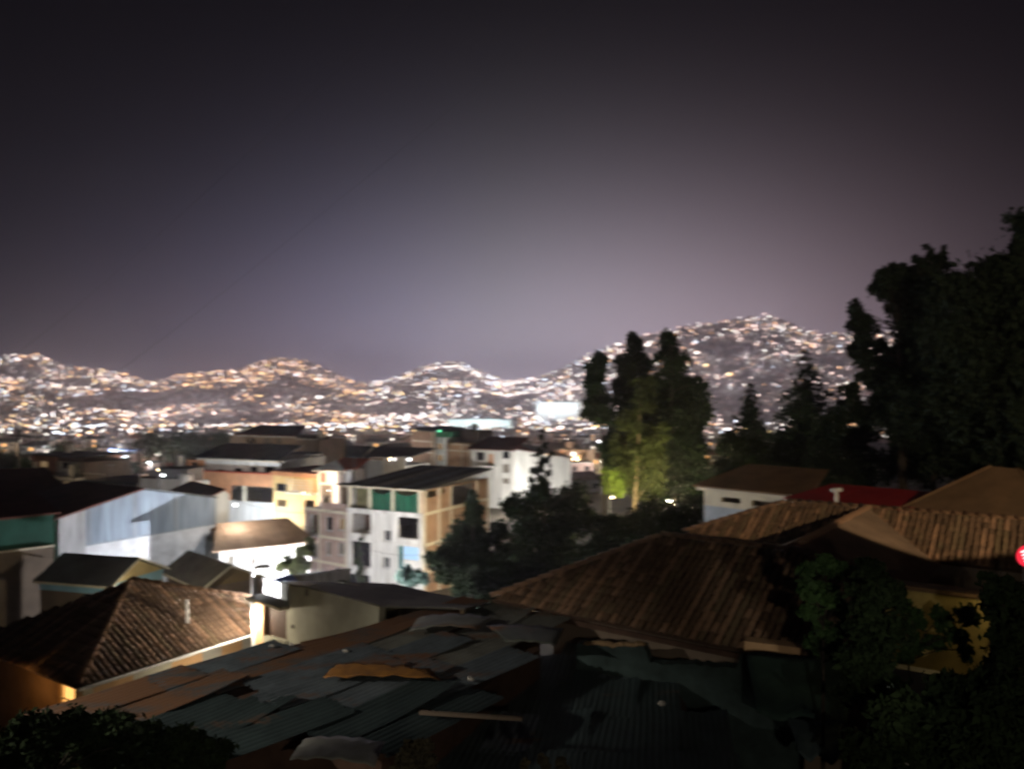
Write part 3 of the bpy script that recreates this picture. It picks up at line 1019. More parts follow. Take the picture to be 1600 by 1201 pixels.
b = Bld('stair_tower', 'narrow pale stair tower with two dark windows between the brick buildings', 'building', 679, 158.5, 695.5, 157, None)
zt = b.f(687, 683)[1]
ws = [b.R(682, 692, 692, 702), b.R(682, 710, 692, 720)]
b.wall(mat('pale_render', (.55,.60,.62), var=.2), 0, b.W, 0, zt, ws)
b.shell(concrete, 5, zt, [zt])
for r in ws: b.window(r, bars=1, frame=frame_white)
b.box('canopy', mat('green_canopy', (.03,.16,.09), var=.3), -.1, b.W+1.6, -.2, 3, zt+.05, zt+1.2)
lamp = MB().blob((b.W*.6, -.5, zt+1.35), .28, .2, .16).build('green_lamp', emit('green_lamp', (.15,1,.5), 4), b.root, smooth=True)

# ------------------------------------------------------------------ buildings at the top of the slope, left of centre
b = Bld('building', 'long brown building with a dark red hipped roof below the valley lights', 'building', 360, 137, 464, 131, None)
zt = b.f(410, 682)[1]
ws = [b.R(386, 684, 398, 692), b.R(412, 684, 425, 693), b.R(432, 684, 440, 693)]
b.wall(mat('tan_wall', (.30,.23,.17), var=.3, scale=.5), 0, b.W, 0, zt, ws)
b.shell(brown_wall, 9, zt, [zt])
for r in ws: b.window(r, bars=1)
b.box('eave_board', white_plaster, 2.0, b.W+.3, -.7, -.1, zt+.02, zt+.2)
MB().prism([(1.6,-.8,zt+.22),(b.W+.6,-.8,zt+.22),(b.W-1.5,4.5,zt+1.7),(3,4.5,zt+1.7)], (0,0,.14)).build('roof', dark_red_roof, b.root)
b.box('roof_room', white_plaster, -.6, 2.6, 3, 6, zt, zt+1.5)
b = Bld('building', 'plain brown concrete block with one dark square window', 'building', 464, 128, 497, 126, None)
zt = b.f(480, 687)[1]
r = b.R(473, 706, 488, 717)
b.wall(mat('dull_block', (.24,.19,.15), var=.3, scale=.4), 0, b.W, 0, zt, [r])
b.shell(brown_wall, 7, zt, [zt])
b.window(r, bars=1)
b.box('parapet', concrete, -.05, b.W+.05, -.08, .2, zt, zt+.25); b.top = zt
b = Bld('house', 'small pale house with a flat roof in front of the brown block', 'house', 428, 121, 464, 119, None)
zt = b.f(446, 711)[1]
r = b.R(446, 716, 455, 723)
b.wall(white_plaster, 0, b.W, 0, zt, [r]); b.shell(white_plaster, 6, zt, [zt]); b.window(r, bars=0)
b.box('roof', dark_roof, -.3, b.W+.3, -.4, 6.2, zt+.01, zt+.15)

# white parapet houses
b = Bld('house', 'white walled flat house with a rounded white water tank at its right end', 'house', 219, 88, 278, 87, None)
zt = b.f(250, 748)[1]
b.wall(white_plaster, 0, b.W, 0, zt); b.shell(white_plaster, 6, zt-.6, [zt-.6])
MB().tube([(b.W+.6,.6,zt-2.2),(b.W+.6,.6,zt+.55)], .75, 14).build('water_tank', pole_white, b.root, smooth=True)
b.box('roof_room', mat('roof_room_wall', (.2,.19,.19), var=.3), .6, b.W-.4, 2.4, 5.4, zt-.6, zt+.9)
b.box('roof', dark_roof, .2, b.W+.1, 2.0, 5.8, zt+.91, zt+1.02); b.top = zt+1
b = Bld('house', 'dark roofed house with white stepped parapet above the metal roof', 'house', 572, 131, 633, 127, None)
z0 = b.f(600, 737)[1]
b.put(MB().prism([(b.f(599,725)[0],0,0),(b.W,0,0),(b.W,0,b.f(630,713)[1]),(b.f(619,720)[0],0,b.f(625,714)[1]),(b.f(619,720)[0],0,b.f(617,722)[1]),(b.f(606,720)[0],0,b.f(610,722)[1]),(b.f(606,720)[0],0,b.f(606,719)[1]),(b.f(599,720)[0],0,b.f(602,719)[1])], (0,.3,0)), 'parapet', white_plaster)
b.wall(mat('pale_blue_wall', (.55,.6,.68), var=.2), 0, b.f(597, 725)[0], 0, b.f(585, 719)[1])
b.shell(white_plaster, 7, b.f(600, 726)[1], [b.f(600, 726)[1]])
MB().prism([(-1.5,1,b.f(590,716)[1]),(b.W,1,b.f(590,714)[1]),(b.W+1,8,b.f(590,703)[1]),(-3.5,8,b.f(590,703)[1])], (0,0,.12)).build('roof', dark_roof, b.root)
b = Bld('house', 'dark house with a pale sloping verge between the brown block and the metal roof', 'house', 506, 138, 562, 135, None)
zt = b.f(535, 716)[1]
r = b.R(508, 720, 527, 729)
b.wall(mat('mauve_wall', (.32,.22,.20), var=.3), 0, b.W, 0, zt, [r]); b.shell(brown_wall, 8, zt, [zt]); b.window(r, bars=2)
gable_roof(b, dark_roof, 0, b.W, 0, 8, zt, 1.9, 'u')
b.put(MB().prism([(b.W+.42,-.4,zt-.1),(b.W+.42,4,zt+1.95),(b.W+.42,4,zt+2.2),(b.W+.42,-.4,zt+.15)], (.12,0,0)), 'verge', cream)

# ------------------------------------------------------------------ left edge houses
b = Bld('house', 'two storey brown house with an ochre column and balcony at the left', 'house', 54, 122, 128, 116, None)
zt = b.f(90, 712)[1]; zm = b.f(90, 742)[1]; zl = b.f(90, 747)[1]
b.wall(mat('rust_wall', (.34,.19,.12), var=.35), 0, b.f(88, 720)[0], zm, zt, [b.R(62, 720, 74, 730)])
b.wall(beige, b.f(88, 720)[0]+.003, b.W-1.0, zm, zt-.8, [b.R(96, 722, 108, 732)])
b.window(b.R(96, 722, 108, 732), bars=1)
b.window(b.R(62, 720, 74, 730), bars=1)
wl_ = b.R(85, 761, 95, 768)
b.wall(brown_wall, 0, b.W, 0, zl, [wl_, b.R(100, 752, 110, 766)])
b.window(b.R(100, 752, 110, 766), bars=0)
b.window(wl_, pane=lit_warm, bars=1)
b.shell(brown_wall, 8, zt-.8, [zm, zl])
b.box('balcony_slab', cream, -.2, b.W+.2, -1.2, .24, zl+.003, zm-.0)
for px in (64, 120):
    u = b.f(px, 736)[0]; b.box('column', cream, u-.25, u+.25, -1.1, -.7, zm, zt-1.1)
u = b.f(119, 758)[0]
b.box('corner_block', beige, u-.5, b.W+.1, -.9, -.003, 0, zl-.01)
b.box('roof', dark_roof, -.5, b.W+.3, -1.2, 8.3, zt+.01, zt+.18); b.top = zt+.18
b = Bld('house', 'dark green walled house with a sagging dark red roof at the left edge', 'house', -60, 46, 84, 49.5, None)
zt = b.f(40, 806)[1]
b.wall(green_wall, 0, b.W, b.f(40, 856)[1], zt, [])
b.wall(brown_wall, 0, b.W, 0, b.f(40, 856)[1]-.003, name='plinth')
b.box('ledge', cream, 0, b.W, -.35, -.003, b.f(40, 856)[1]-.06, b.f(40, 856)[1]+.06)
b.shell(green_wall, 8, zt, [])
MB().prism([(-.5,-.5,zt-.05),(b.W+.3,-.5,zt+.0),(b.W-.5,6,zt+1.7),(-.5,6,zt+1.9)], (0,0,.12)).build('roof', dark_red_roof, b.root)
u = b.f(80, 838)[0]
b = Bld('house', 'house with a broad dark brown roof behind the green walled house', 'house', -70, 62, 110, 66, None)
zt = b.f(40, 786)[1]
b.wall(brown_wall, 0, b.W, 0, zt, [b.R(60, 787, 80, 800)]); b.shell(brown_wall, 8, zt, [zt])
b.window(b.R(60, 787, 80, 800), bars=1)
MB().prism([(-.5,-.6,zt),(b.W+.5,-.6,zt),(b.W-2,7,zt+2.3),(-.5,7,zt+2.3)], (0,0,.12)).build('roof', dark_red_roof, b.root)
b = Bld('house', 'low house with a white fence rail and one lit oblong window', 'house', 128, 100, 216, 97, None)
zt = b.f(170, 752)[1]
r = b.R(153, 756, 171, 763)
b.wall(brown_wall, 0, b.W, 0, zt, [r]); b.shell(brown_wall, 7, zt, [zt])
b.window(r, pane=emit('orange_window', (1, .62, .32), 1.6), bars=1)
mb = MB().box(0, 4.0, -.3, -.25, zt+.9, zt+1.0)
for k in range(6): mb.box(k*.78, k*.78+.06, -.3, -.25, zt, zt+.9)
mb.build('railing', cream, b.root)
b.box('roof', mat('olive_sheet', (.09,.09,.06), var=.4), -.4, b.W+.4, -.5, 7.2, zt-.15, zt-.01); b.top = zt
b = Bld('sports_shed', 'open white shed glowing bluish under floodlights near the left edge', 'building', 150, 335, 217, 330, None)
zt = b.f(185, 703)[1]
b.shell(white_plaster, 10, zt-.3, [])
b.box('roof', mat('blue_sheet', (.08,.16,.42), var=.3), -1, b.W+1, -3, 10, zt, zt+.4)
b.box('front_wall', white_plaster, 0, b.W, -.3, -.003, 0, b.f(185, 712)[1])
for px in (152, 185, 215):
    u = b.f(px, 710)[0]; b.box('column', white_plaster, u-.3, u+.3, -2.6, -2, 0, zt-.01)
lamp_light(b.root, (b.W*.5, -4, zt-1.5), 26000, COOL, .5)
SHED = b
b = Bld('sports_hall', 'wide white hall lit by bluish floodlights left of the tall trees', 'building', 838, 1640, 905, 1600, None)
zt = b.f(870, 628)[1]
b.wall(white_plaster, 0, b.W, 0, zt); b.shell(white_plaster, 30, zt, [zt])
for k in range(4): lamp_light(b.root, (b.W*(k+.5)/4, -14, zt*.7), 30000, (.78,.92,1.0), 1.0)
b.box('roof', dark_roof, -2, b.W+2, -2, 32, zt+.1, zt+1)
b = Bld('sports_hall', 'long low hall with cyan lit front below the middle hill', 'building', 700, 1180, 800, 1150, None)
zt = b.f(750, 655)[1]
b.wall(white_plaster, 0, b.W, 0, zt); b.shell(white_plaster, 20, zt, [zt])
for k in range(5): lamp_light(b.root, (b.W*(k+.5)/5, -12, zt*.8), 12000, (.70,.95,1.0), 1.0)
b.box('roof', dark_roof, -2, b.W+2, -2, 22, zt+.1, zt+1)

# roof clutter: tanks, aerials and washing lines on the roofs that show them
def aerial(b, u, v, z, h=2.2):
    mb = MB().tube([(u,v,z),(u,v,z+h)], .03, 5).tube([(u-.6,v,z+h-.1),(u+.6,v,z+h-.1)], .02, 4)
    for k in range(5): mb.tube([(u-.5+k*.25,v-.35,z+h-.1),(u-.5+k*.25,v+.35,z+h-.1)], .014, 4)
    return mb.build('aerial', steel, b.root)
def tank(b, u, v, z, r=.55, h=1.2, m=None):
    mb = MB().tube([(u,v,z),(u,v,z+h),(u,v,z+h+.22)], [r,r,r*.45], 12)
    return mb.build('water_tank', m or frame_dark, b.root, smooth=False)
for bb in list(REG):
    H = bb.top
    if H is None: continue
    if bb.W > 4:
        aerial(bb, bb.W*WRND.uniform(.2,.8), WRND.uniform(2,4), H, WRND.uniform(1.8,3.2))
        if WRND.random() < .6: tank(bb, bb.W*WRND.uniform(.15,.85), WRND.uniform(2,5), H+.1, m=WRND.choice((frame_dark, pole_white, steel)))
# ------------------------------------------------------------------ houses of the lower town, each a thing of its own
def proto(w, d, h, wallm, kind, lit):
    r = empty('town_house', (0, 0, 0))
    floors = max(1, round(h / 3))
    holes, wins = [], []
    nx = max(2, int(w // 3))
    for f in range(floors):
        for k in range(nx):
            x = -w/2 + w*(k+.5)/nx
            holes.append((x-.7, x+.7, f*h/floors+1.0, f*h/floors+2.3))
    panel_mb(MB(), -w/2, w/2, -2, h, holes, .25).build('wall', wallm, r, (0, -d/2, 0))
    mb = MB().box(-w/2, -w/2+.25, -d/2+.26, d/2, -2, h).box(w/2-.25, w/2, -d/2+.26, d/2, -2, h).box(-w/2+.25, w/2-.25, d/2-.25, d/2, -2, h)
    mb.build('shell', wallm, r)
    for i, (a, c, z0, z1) in enumerate(holes):
        MB().box(a, c, -d/2+.15, -d/2+.2, z0, z1).build('window', lit if (lit and i % 3 == 1) else glass_dark, r)
    if kind == 'gable':
        k = .35
        for sg in (1, -1):
            MB().prism([(-w/2-.5, sg*(-d/2-.5), h-.15), (w/2+.5, sg*(-d/2-.5), h-.15), (w/2+.5, 0, h+d*k/2), (-w/2-.5, 0, h+d*k/2)], (0,0,.15)).build('roof', dark_red_roof, r)
    elif kind == 'shed':
        MB().prism([(-w/2-.5,-d/2-.6,h+.02),(w/2+.5,-d/2-.6,h+.02),(w/2+.5,d/2+.4,h+1.6),(-w/2-.5,d/2+.4,h+1.6)], (0,0,.12)).build('roof', dark_roof, r)
    else:
        MB().box(-w/2-.1, w/2+.1, -d/2-.1, d/2+.1, h+.003, h+.2).build('roof', concrete, r)
        MB().box(-w/2+1, -w/2+3.5, 0, 2.5, h+.2, h+2.4).build('stair_head', wallm, r)
        MB().tube([(w/2-1.5, 1, h+.2), (w/2-1.5, 1, h+1.5)], .55, 8).build('water_tank', frame_dark, r)
    return r

PROTO = []
specs = [(11, 9, 6.2, hm_b, 'flat', None, 'brick house with a flat roof and tank'),
         (12, 9, 5.8, hm_c, 'gable', lit_warm, 'pale red roofed house with warm windows'),
         (9, 8, 3.4, hm_a, 'gable', None, 'low tan red roofed house'),
         (10, 9, 9.0, hm_a, 'flat', lit_white, 'tall tan house with white lit windows'),
         (13, 8, 3.6, hm_c, 'shed', None, 'long low pale house with a dark roof'),
         (10, 10, 8.8, hm_c, 'shed', lit_warm, 'tall white house with a sloping dark roof'),
         (12, 10, 6.0, hm_b, 'shed', lit_warm, 'brick house with a dark sheet roof')]
for s_ in specs:
    PROTO.append([proto(*s_[:6]), s_[6], False])

def side_of(px): return ('beyond the brown roof at the left' if px < 130 else 'beyond the grey gable wall' if px < 300 else 'behind the long brown building' if px < 470 else 'beyond the metal roof' if px < 640 else 'behind the brick buildings' if px < 760 else 'beyond the white warehouse' if px < 910 else 'behind the tall trees')
random.seed(21)
taken = []
def place_house(px, Y, k=None):
    x = AX(px) * Y
    for a, c in taken:
        if (a-x)**2 + (c-Y)**2 < 13.5**2: return
    taken.append((x, Y))
    k = random.randrange(len(PROTO)) if k is None else k
    pr = PROTO[k]
    o = copy_tree(pr[0]) if pr[2] else pr[0]
    pr[2] = True
    o.location = (x, Y, float(ground(x, Y)))
    o.rotation_euler = (0, 0, random.uniform(-.6, .6))
    where = side_of(px)
    far = 'near ' if Y < 320 else 'far ' if Y > 520 else ''
    tag(o, f'{far}{pr[1]} {where}', 'house', f'{far}lower town: {pr[1]} {where}')
for px, Y, k in ((30,190,0),(20,260,4),(95,240,1),(150,250,6),(60,330,5),(250,180,4),(300,215,1),(350,240,6),(255,270,3),(480,175,2),(520,190,4),(530,230,1),(560,210,6),(600,180,4),(610,260,5),(490,270,5),(640,300,1),(690,250,0),(740,230,4),(790,260,6),(850,230,2),(900,190,2),(945,180,6),(880,300,5),(1000,240,1),(1060,280,5)):
    place_house(px, Y, k)
for px, a_, b_, n_ in ((30,128,260,26),(120,128,280,26),(200,140,280,18),(300,170,300,12),(520,145,300,24),(600,150,300,20),(720,190,320,8),(850,190,320,8)):
    for _ in range(n_):
        place_house(px + random.uniform(-60, 60), random.uniform(a_, b_))
for _ in range(520):
    if len(taken) > 280: break
    Y = random.uniform(260, 760)
    place_house(random.uniform(-40, 1150), Y)
for pr in PROTO:
    if not pr[2]:
        pr[2] = True
        place_house(random.uniform(400, 700), 600, PROTO.index(pr))

# street lamps of the lower town (the light between the houses)
tl = [tag(empty('town_lamp', (0,0,0)), 'x', 'street lamp')]
def town_lamp(px, Y, kind, power, h=7.0):
    x = AX(px) * Y
    zb = float(ground(x, Y))
    col, bulb, word = {'w': (WHITE, bulb_white, 'white'), 'c': (COOL, bulb_white, 'bluish white'), 'o': (SODIUM, bulb_warm, 'orange'), 'a': (WARM, bulb_warm, 'yellowish')}[kind]
    r = tag(empty('town_lamp', (x, Y, zb)), f'street lamp with {word} light among the lower town houses {("near the left edge" if px < 200 else "left of the brown building" if px < 360 else "beyond the metal roof" if px < 690 else "beyond the white buildings" if px < 900 else "behind the tall trees")}', 'street lamp', 'street lamps of the lower town')
    MB().tube([(0,0,0),(0,0,h)], [.1,.07], 6).build('pole', steel, r)
    MB().box(-.1,.1,-.9,.1,h,h+.12).build('lamp_head', steel, r)
    s = max(.22, Y / 700.)
    MB().blob((0,-.7,h-.12), .9*s, .45*s, .35*s, 8, 4).build('bulb', bulb, r, smooth=True)
    lamp_light(r, (0,-.7,h-.2-.45*s), power, col, .3)
bpy.data.objects.remove(tl[0])
random.seed(5)
for px, Y, k, pw in ((18,200,'w',6000),(75,175,'w',5000),(60,262,'w',8000),(110,300,'c',7000),(140,270,'c',7000),(208,235,'o',6000),(235,200,'w',3500),(250,160,'a',2500),
                     (330,280,'c',5000),(300,185,'c',1800),(500,165,'o',7000),(520,205,'w',7000),(545,250,'o',9000),(570,300,'a',9000),(585,185,'w',6000),(610,230,'a',8000),
                     (632,195,'o',6000),(655,290,'w',7000),(760,215,'a',8000),(780,245,'o',9000),(815,280,'o',9000),(855,200,'w',4500),(900,240,'o',8000),(940,210,'w',6000),(985,260,'a',7000),(1050,240,'o',7000)):
    town_lamp(px, Y, k, pw)
for px, a_, b_, n_ in ((60,128,250,9),(160,135,260,7),(290,170,260,4),(510,150,280,7),(610,150,280,7)):
    for _ in range(n_):
        town_lamp(px + random.uniform(-60, 60), random.uniform(a_, b_), random.choice('wwcoaa'), 5200, 6.0)
for _ in range(46):
    Y = random.uniform(300, 700)
    town_lamp(random.uniform(-20, 1150), Y, random.choice('wwcoa'), 9000)

# ------------------------------------------------------------------ street lamps between the nearer houses
street_lamp(410, 897, 28.5, 'white street lamp glaring above the brown door of the gateway', 330, (.93,.95,1), bulb_white, arm=(1, .5), pole=pole_white, reach=.35)
street_lamp(520, 932, 56, 'street lamp hidden low in front of the white building', 14500, (.96,.96,1.0), bulb_white, arm=(.5, 1))
street_lamp(392, 905, 50, 'street lamp below the white wall of the bungalow', 620, (1,.93,.84), bulb_white, arm=(0, 1))
street_lamp(385, 822, 94, 'street lamp in the gap below the orange balcony', 5500, COOL, bulb_white, arm=(1, 1))
street_lamp(474, 772, 90.5, 'warm street lamp at the front of the yellow house', 1900, (1,.62,.28), bulb_warm, arm=(-.5, 1))
street_lamp(512, 768, 88.5, 'street lamp under the pointed white awning', 1700, (1,.85,.8), bulb_white, arm=(0, 1))
street_lamp(838, 780, 135, 'street lamp behind the trees lighting the white warehouse', 14000, (1,.97,.9), bulb_white, arm=(0, 1))
street_lamp(690, 790, 110, 'street lamp in the yard behind the metal roof', 4200, (1,.85,.65), bulb_white, arm=(0, 1))
street_lamp(728, 850, 68, 'warm street lamp among the dark trees beside the brick wall', 1500, (1,.76,.45), bulb_warm, arm=(.3, 1))
street_lamp(957, 780, 60.5, 'warm street lamp glowing under the tall trees', 800, (1,.80,.42), bulb_warm, arm=(.4, 1))
street_lamp(1046, 786, 58.5, 'yellowish street lamp shining up from behind the dark crown below the tall group', 5200, (1,.84,.46), bulb_white, arm=(-.6, 1))
street_lamp(255, 745, 76, 'street lamp in front of the white walled flat house', 900, (.95,.97,1), bulb_white, arm=(0, 1))
street_lamp(229, 928, 41, 'warm lamp hidden behind the left tiled ridge', 560, (1,.87,.60), bulb_warm, arm=(0, 1))
street_lamp(352, 893, 53, 'bluish street lamp facing the grey gable wall', 750, COOL, bulb_white, arm=(-1, .3), spot=88, aim=(-11, 11, 1.2))
street_lamp(96, 790, 106, 'added dim fill lamp before the two storey brown house', 700, (1,.82,.6), bulb_warm, arm=(0, 1))  # added to brighten the dark houses near the left edge
street_lamp(420, 752, 121, 'street lamp in front of the long brown building', 700, (1,.82,.62), bulb_warm, arm=(0, 1))
wl0 = P(368, 789, 60.3)
r = tag(empty('wall_lamp', wl0), 'small bright lamp on a bracket at the right edge of the narrow white house', 'lamp')
MB().tube([(-.45,1.6,.1),(0,.1,.1)], .03, 6).build('bracket', steel, r)
MB().blob((0,0,.02), .10,.10,.07).build('bulb', bulb_white, r, smooth=True)
lamp_light(r, (0,0,-.2), 380, (1,.90,.78), .1)
# ------------------------------------------------------------------ clay tiled roofs
def tile_mesh(name, w, L, h, lift, m, seg=5):
    v, f = [], []
    for j, (y, k, z0) in enumerate(((0, 1.0, lift), (L, .84, .012))):
        for i in range(seg + 1):
            th = math.pi * i / seg
            v.append((-math.cos(th) * w / 2 * k, y, math.sin(th) * h * k + z0))
    for i in range(seg):
        f.append((i, i+1, seg+1+i+1, seg+1+i))
    b = len(v)
    for i in range(seg + 1):                       # thickness at the lower end
        th = math.pi * i / seg
        v.append((-math.cos(th) * w * .38, .012, math.sin(th) * h * .72 + lift - .012))
    for i in range(seg):
        f.append((i+1, i, b+i, b+i+1))
    me = bpy.data.meshes.new(name)
    me.from_pydata(v, [], f)
    me.materials.append(m)
    me.polygons.foreach_set('use_smooth', [True] * len(me.polygons))
    return me

def inpoly(x, y, poly):
    r, j = False, len(poly) - 1
    for i in range(len(poly)):
        (xi, yi), (xj, yj) = poly[i], poly[j]
        if (yi > y) != (yj > y) and x < (xj-xi)*(y-yi)/(yj-yi)+xi: r = not r
        j = i
    return r

clay_b = mat('clay_tile_light', (.34, .20, .12), rough=.85, col2=(.18, .11, .075), scale=2.3)
clay_c = mat('clay_tile_mossy', (.20, .13, .08), rough=.9, col2=(.11, .085, .05), scale=2.3)
def axes(d, up):
    d, up = d.normalized(), up.normalized()
    n = d.cross(up).normalized()
    return Matrix((d, up, n)).transposed()

def tile_cells(E, d, up, poly, sx=.20, sy=.34):
    """cells of one roof face; poly in (along eave, up slope) metres"""
    R_ = axes(d, up)
    out = []
    smin, smax = min(p[0] for p in poly), max(p[0] for p in poly)
    tmin, tmax = min(p[1] for p in poly), max(p[1] for p in poly)
    t, row = tmin - .06, 0
    while t < tmax:
        s = smin + sx * .5
        while s < smax:
            if inpoly(s, t + sy * .5, poly) or (row == 0 and inpoly(s, t + sy * .6, poly)):
                p = E + d * (s + random.gauss(0, .008)) + up * (t + random.gauss(0, .012)) + R_.col[2] * .02
                out.append((p, R_, random.gauss(0, .02), hash((round(s / sx), 7)) % 11))
            s += sx
        t += sy
        row += 1
    return out

def deck(root, E, d, up, poly, name='roof_deck', th=.1):
    n = d.cross(up).normalized()
    pts = [E + d * s + up * t - n * th for s, t in poly]
    return MB().prism(pts, n * th).build(name, clay_dark, root)

def lay_tiles(root, cells, limit=300):
    base = root.location
    meshes = [tile_mesh('roof_tile', .175, .41, .066, .022, m) for m in (clay, clay_b, clay_c)]
    cells = sorted(cells, key=lambda c: (c[0] + base).length)
    joined_v, joined_f, joined_m, nb = [], [], [], 0
    for i, (p, R_, tw, col_) in enumerate(cells):
        k = (0, 0, 1, 0, 2, 0, 1, 0, 0, 2, 1)[col_] if random.random() < .8 else random.choices((0, 1, 2), (6, 3, 2))[0]
        M_ = R_.to_4x4()
        M_.translation = p
        M_ = M_ @ Matrix.Rotation(tw, 4, 'Z')
        if i < limit:
            o = bpy.data.objects.new('roof_tile', meshes[k])
            COL.objects.link(o)
            o.parent = root
            o.matrix_basis = M_
        else:
            vs = np.array([tuple(M_ @ v.co) for v in meshes[k].vertices])
            fs = np.array([tuple(q.vertices) for q in meshes[k].polygons])
            joined_v.append(vs); joined_f.append(fs + nb); joined_m += [k] * len(fs); nb += len(vs)
    if joined_v:
        tag(link('roof_tiles', np_mesh('roof_tiles', np.concatenate(joined_v), np.concatenate(joined_f), [clay, clay_b, clay_c], joined_m, smooth=True), root), kind='stuff')

def ridge_caps(root, a, b, w=.26, up=Vector((0,0,1))):
    me = tile_mesh('ridge_tile', w, .44, .11, .05, clay_b, 5)
    d = (b - a).normalized()
    x = d.cross(up).normalized()
    n = x.cross(d).normalized()
    R_ = Matrix((x, d, n)).transposed()
    L = (b - a).length
    k = 0.0
    while k < L - .2:
        M_ = R_.to_4x4()
        M_.translation = a + d * k + n * .03
        o = bpy.data.objects.new('ridge_tile', me)
        COL.objects.link(o)
        o.parent = root
        o.matrix_basis = M_ @ Matrix.Rotation(random.gauss(0, .03), 4, 'Z')
        k += .37

def on_plane(px, py, O, n):
    r = Vector((AX(px), 1, CZ(py)))
    return r * (O.dot(n) / r.dot(n))

# ---------------- left tiled house
C1, C2 = P(120, 1074, 22.0), None
C2 = P(407, 985, 27.45); C2.z = C1.z
d = (C2 - C1).normalized()
nh = Vector((-d.y, d.x, 0))
apex = P(205, 908, 27.17)
dist = (apex - C1).dot(nh)
rise = apex.z - C1.z
up = (nh * dist + Vector((0, 0, rise))).normalized()
pn = d.cross(up).normalized()
R2 = on_plane(395, 935, C1, pn)
gz = float(ground(-12, 25))
lh = tag(empty('tiled_house', (C1.x, C1.y, gz)), 'house with a pyramid clay tile roof lit from its right corner, orange glowing window', 'house')
O = lh.location
toST = lambda p: ((p - C1).dot(d), (p - C1).dot(up))
E = C1 - O
poly = [toST(C1), toST(C2), toST(R2), toST(apex)]
deck(lh, E, d, up, poly)
cells = tile_cells(E, d, up, poly)
# left slope
C3 = C1 + nh * dist * 2
d2 = -nh
up2 = (d * (apex - C1).dot(d) + Vector((0, 0, rise))).normalized()
toST2 = lambda p: ((p - C3).dot(d2), (p - C3).dot(up2))
poly2 = [toST2(C3), toST2(C1), toST2(apex)]
deck(lh, C3 - O, d2, up2, poly2)
cells += tile_cells(C3 - O, d2, up2, poly2)
lay_tiles(lh, cells)
ridge_caps(lh, C1 - O, apex - O)
ridge_caps(lh, apex - O, R2 - O)
# rear slopes close the roof
C4 = C2 + nh * dist * 2
MB().prism([R2 - O, C2 - O + Vector((0,0,-.05)), C4 - O, apex + d * .2 - O], (0, 0, -.08)).build('rear_roof', clay_dark, lh)
MB().prism([apex - O, C4 - O, C3 - O], (0, 0, -.08)).build('rear_roof', clay_dark, lh)
# walls under the eaves, painted in panels
ins = .38
W1, W2, W3 = C1 + nh*ins + d*ins, C2 + nh*ins - d*.1, C3 - nh*ins + d*ins
zt = C1.z - .12
ang = math.atan2(d.y, d.x)
L12 = (W2 - W1).length
cuts = [0, .30, 1.55, 2.85, 4.0, 4.75, 5.6, L12]
mats_ = [cream, peach, mat('pale_stone_panel', (.62,.60,.52), var=.25), peach, mat('grey_panel', (.5,.5,.48), var=.25), peach, white_plaster]
for (a, c), m_ in zip(zip(cuts[:-1], cuts[1:]), mats_):
    MB().box(a, c-.002, 0, .25, 0, zt - O.z).build('wall_panel', m_, lh, W1 - O - Vector((0,0,(W1-O).z)), ang)
ang2 = math.atan2(d2.y, d2.x)
Lw = (W1 - W3).length
locw = W3 - O; locw.z = 0
ztw = zt - O.z
wz0, wz1 = ztw - 1.15, ztw - .12
wo = (Lw-1.35, Lw-.45, wz0, wz1)
panel_mb(MB(), 0, Lw-.26, 0, ztw, [wo], .25).build('wall', mat('dull_peach', (.42,.27,.15), var=.3), lh, locw, ang2)
win = MB().box(wo[0]+.003, wo[1]-.003, .16, .2, wz0, wz1).build('window', emit('glowing_curtain', (1.0, .50, .14), 2.6), lh, locw, ang2)
mb = MB()
for k in range(5):
    x = wo[0] + .02 + (wo[1]-wo[0]-.08)*k/4
    mb.box(x, x+.035, .07, .1, wz0, wz1)
for k in range(3):
    z = wz0 + (wz1-wz0-.04)*k/2
    mb.box(wo[0], wo[1], .04, .068, z, z+.035)
mb.build('grille', cream, win)
lamp_light(lh, tuple(locw + Vector((d2.x, d2.y, 0)) * (Lw-2.0) + Vector((d2.y, -d2.x, 0)) * 1.1 + Vector((0,0,wz1-.1))), 14, (1, .5, .16), .1)
ln = P(397, 963, 26.3)
lq = tag(empty('lantern', (ln.x, ln.y, float(ground(ln.x, ln.y)))), 'glaring white lantern on a white post at the eave corner of the left tiled house', 'lantern')
hl = ln.z - lq.location.z
MB().tube([(0,0,0),(0,0,hl+1.35)], .07, 10).build('post', pole_white, lq, smooth=True)
MB().tube([(.16,-.1,hl-.15),(.16,-.1,hl+.12)], .08, 10).build('glass', emit('lantern_glass', (.95,.97,1), 14), lq, smooth=True)
MB().box(.06,.26,-.2,0,hl+.125,hl+.16).build('cap', steel, lq)
lamp_light(lq, (-.22, -.23, hl+.10), 250, (1,.86,.66), .1)
al = W1 + d*3.6 - nh*1.7
aq = tag(empty('alley_lamp', (al.x, al.y, float(ground(al.x, al.y)))), 'lamp in the alley below the left tiled eave', 'lamp')
ha = C1.z - 1.3 - aq.location.z
MB().tube([(0,0,0),(0,0,ha)], .05, 6).build('post', steel, aq)
MB().blob((0,0,ha+.1), .1,.1,.1).build('bulb', bulb_warm, aq, smooth=True)
lamp_light(aq, (-.2, .1, ha+.3), 70, (1,.86,.62), .1)
MB().tube([C1 - O + Vector((0,0,-.06)) - nh*.06, C2 - O + Vector((0,0,-.06)) - nh*.06], .055, 8).build('gutter', pole_white, lh)
MB().tube([E + d*4.3 + up*1.25 + pn*.08, E + d*4.3 + up*1.25 + Vector((0,0,.85))], .06, 8).build('vent_pipe', pole_white, lh)

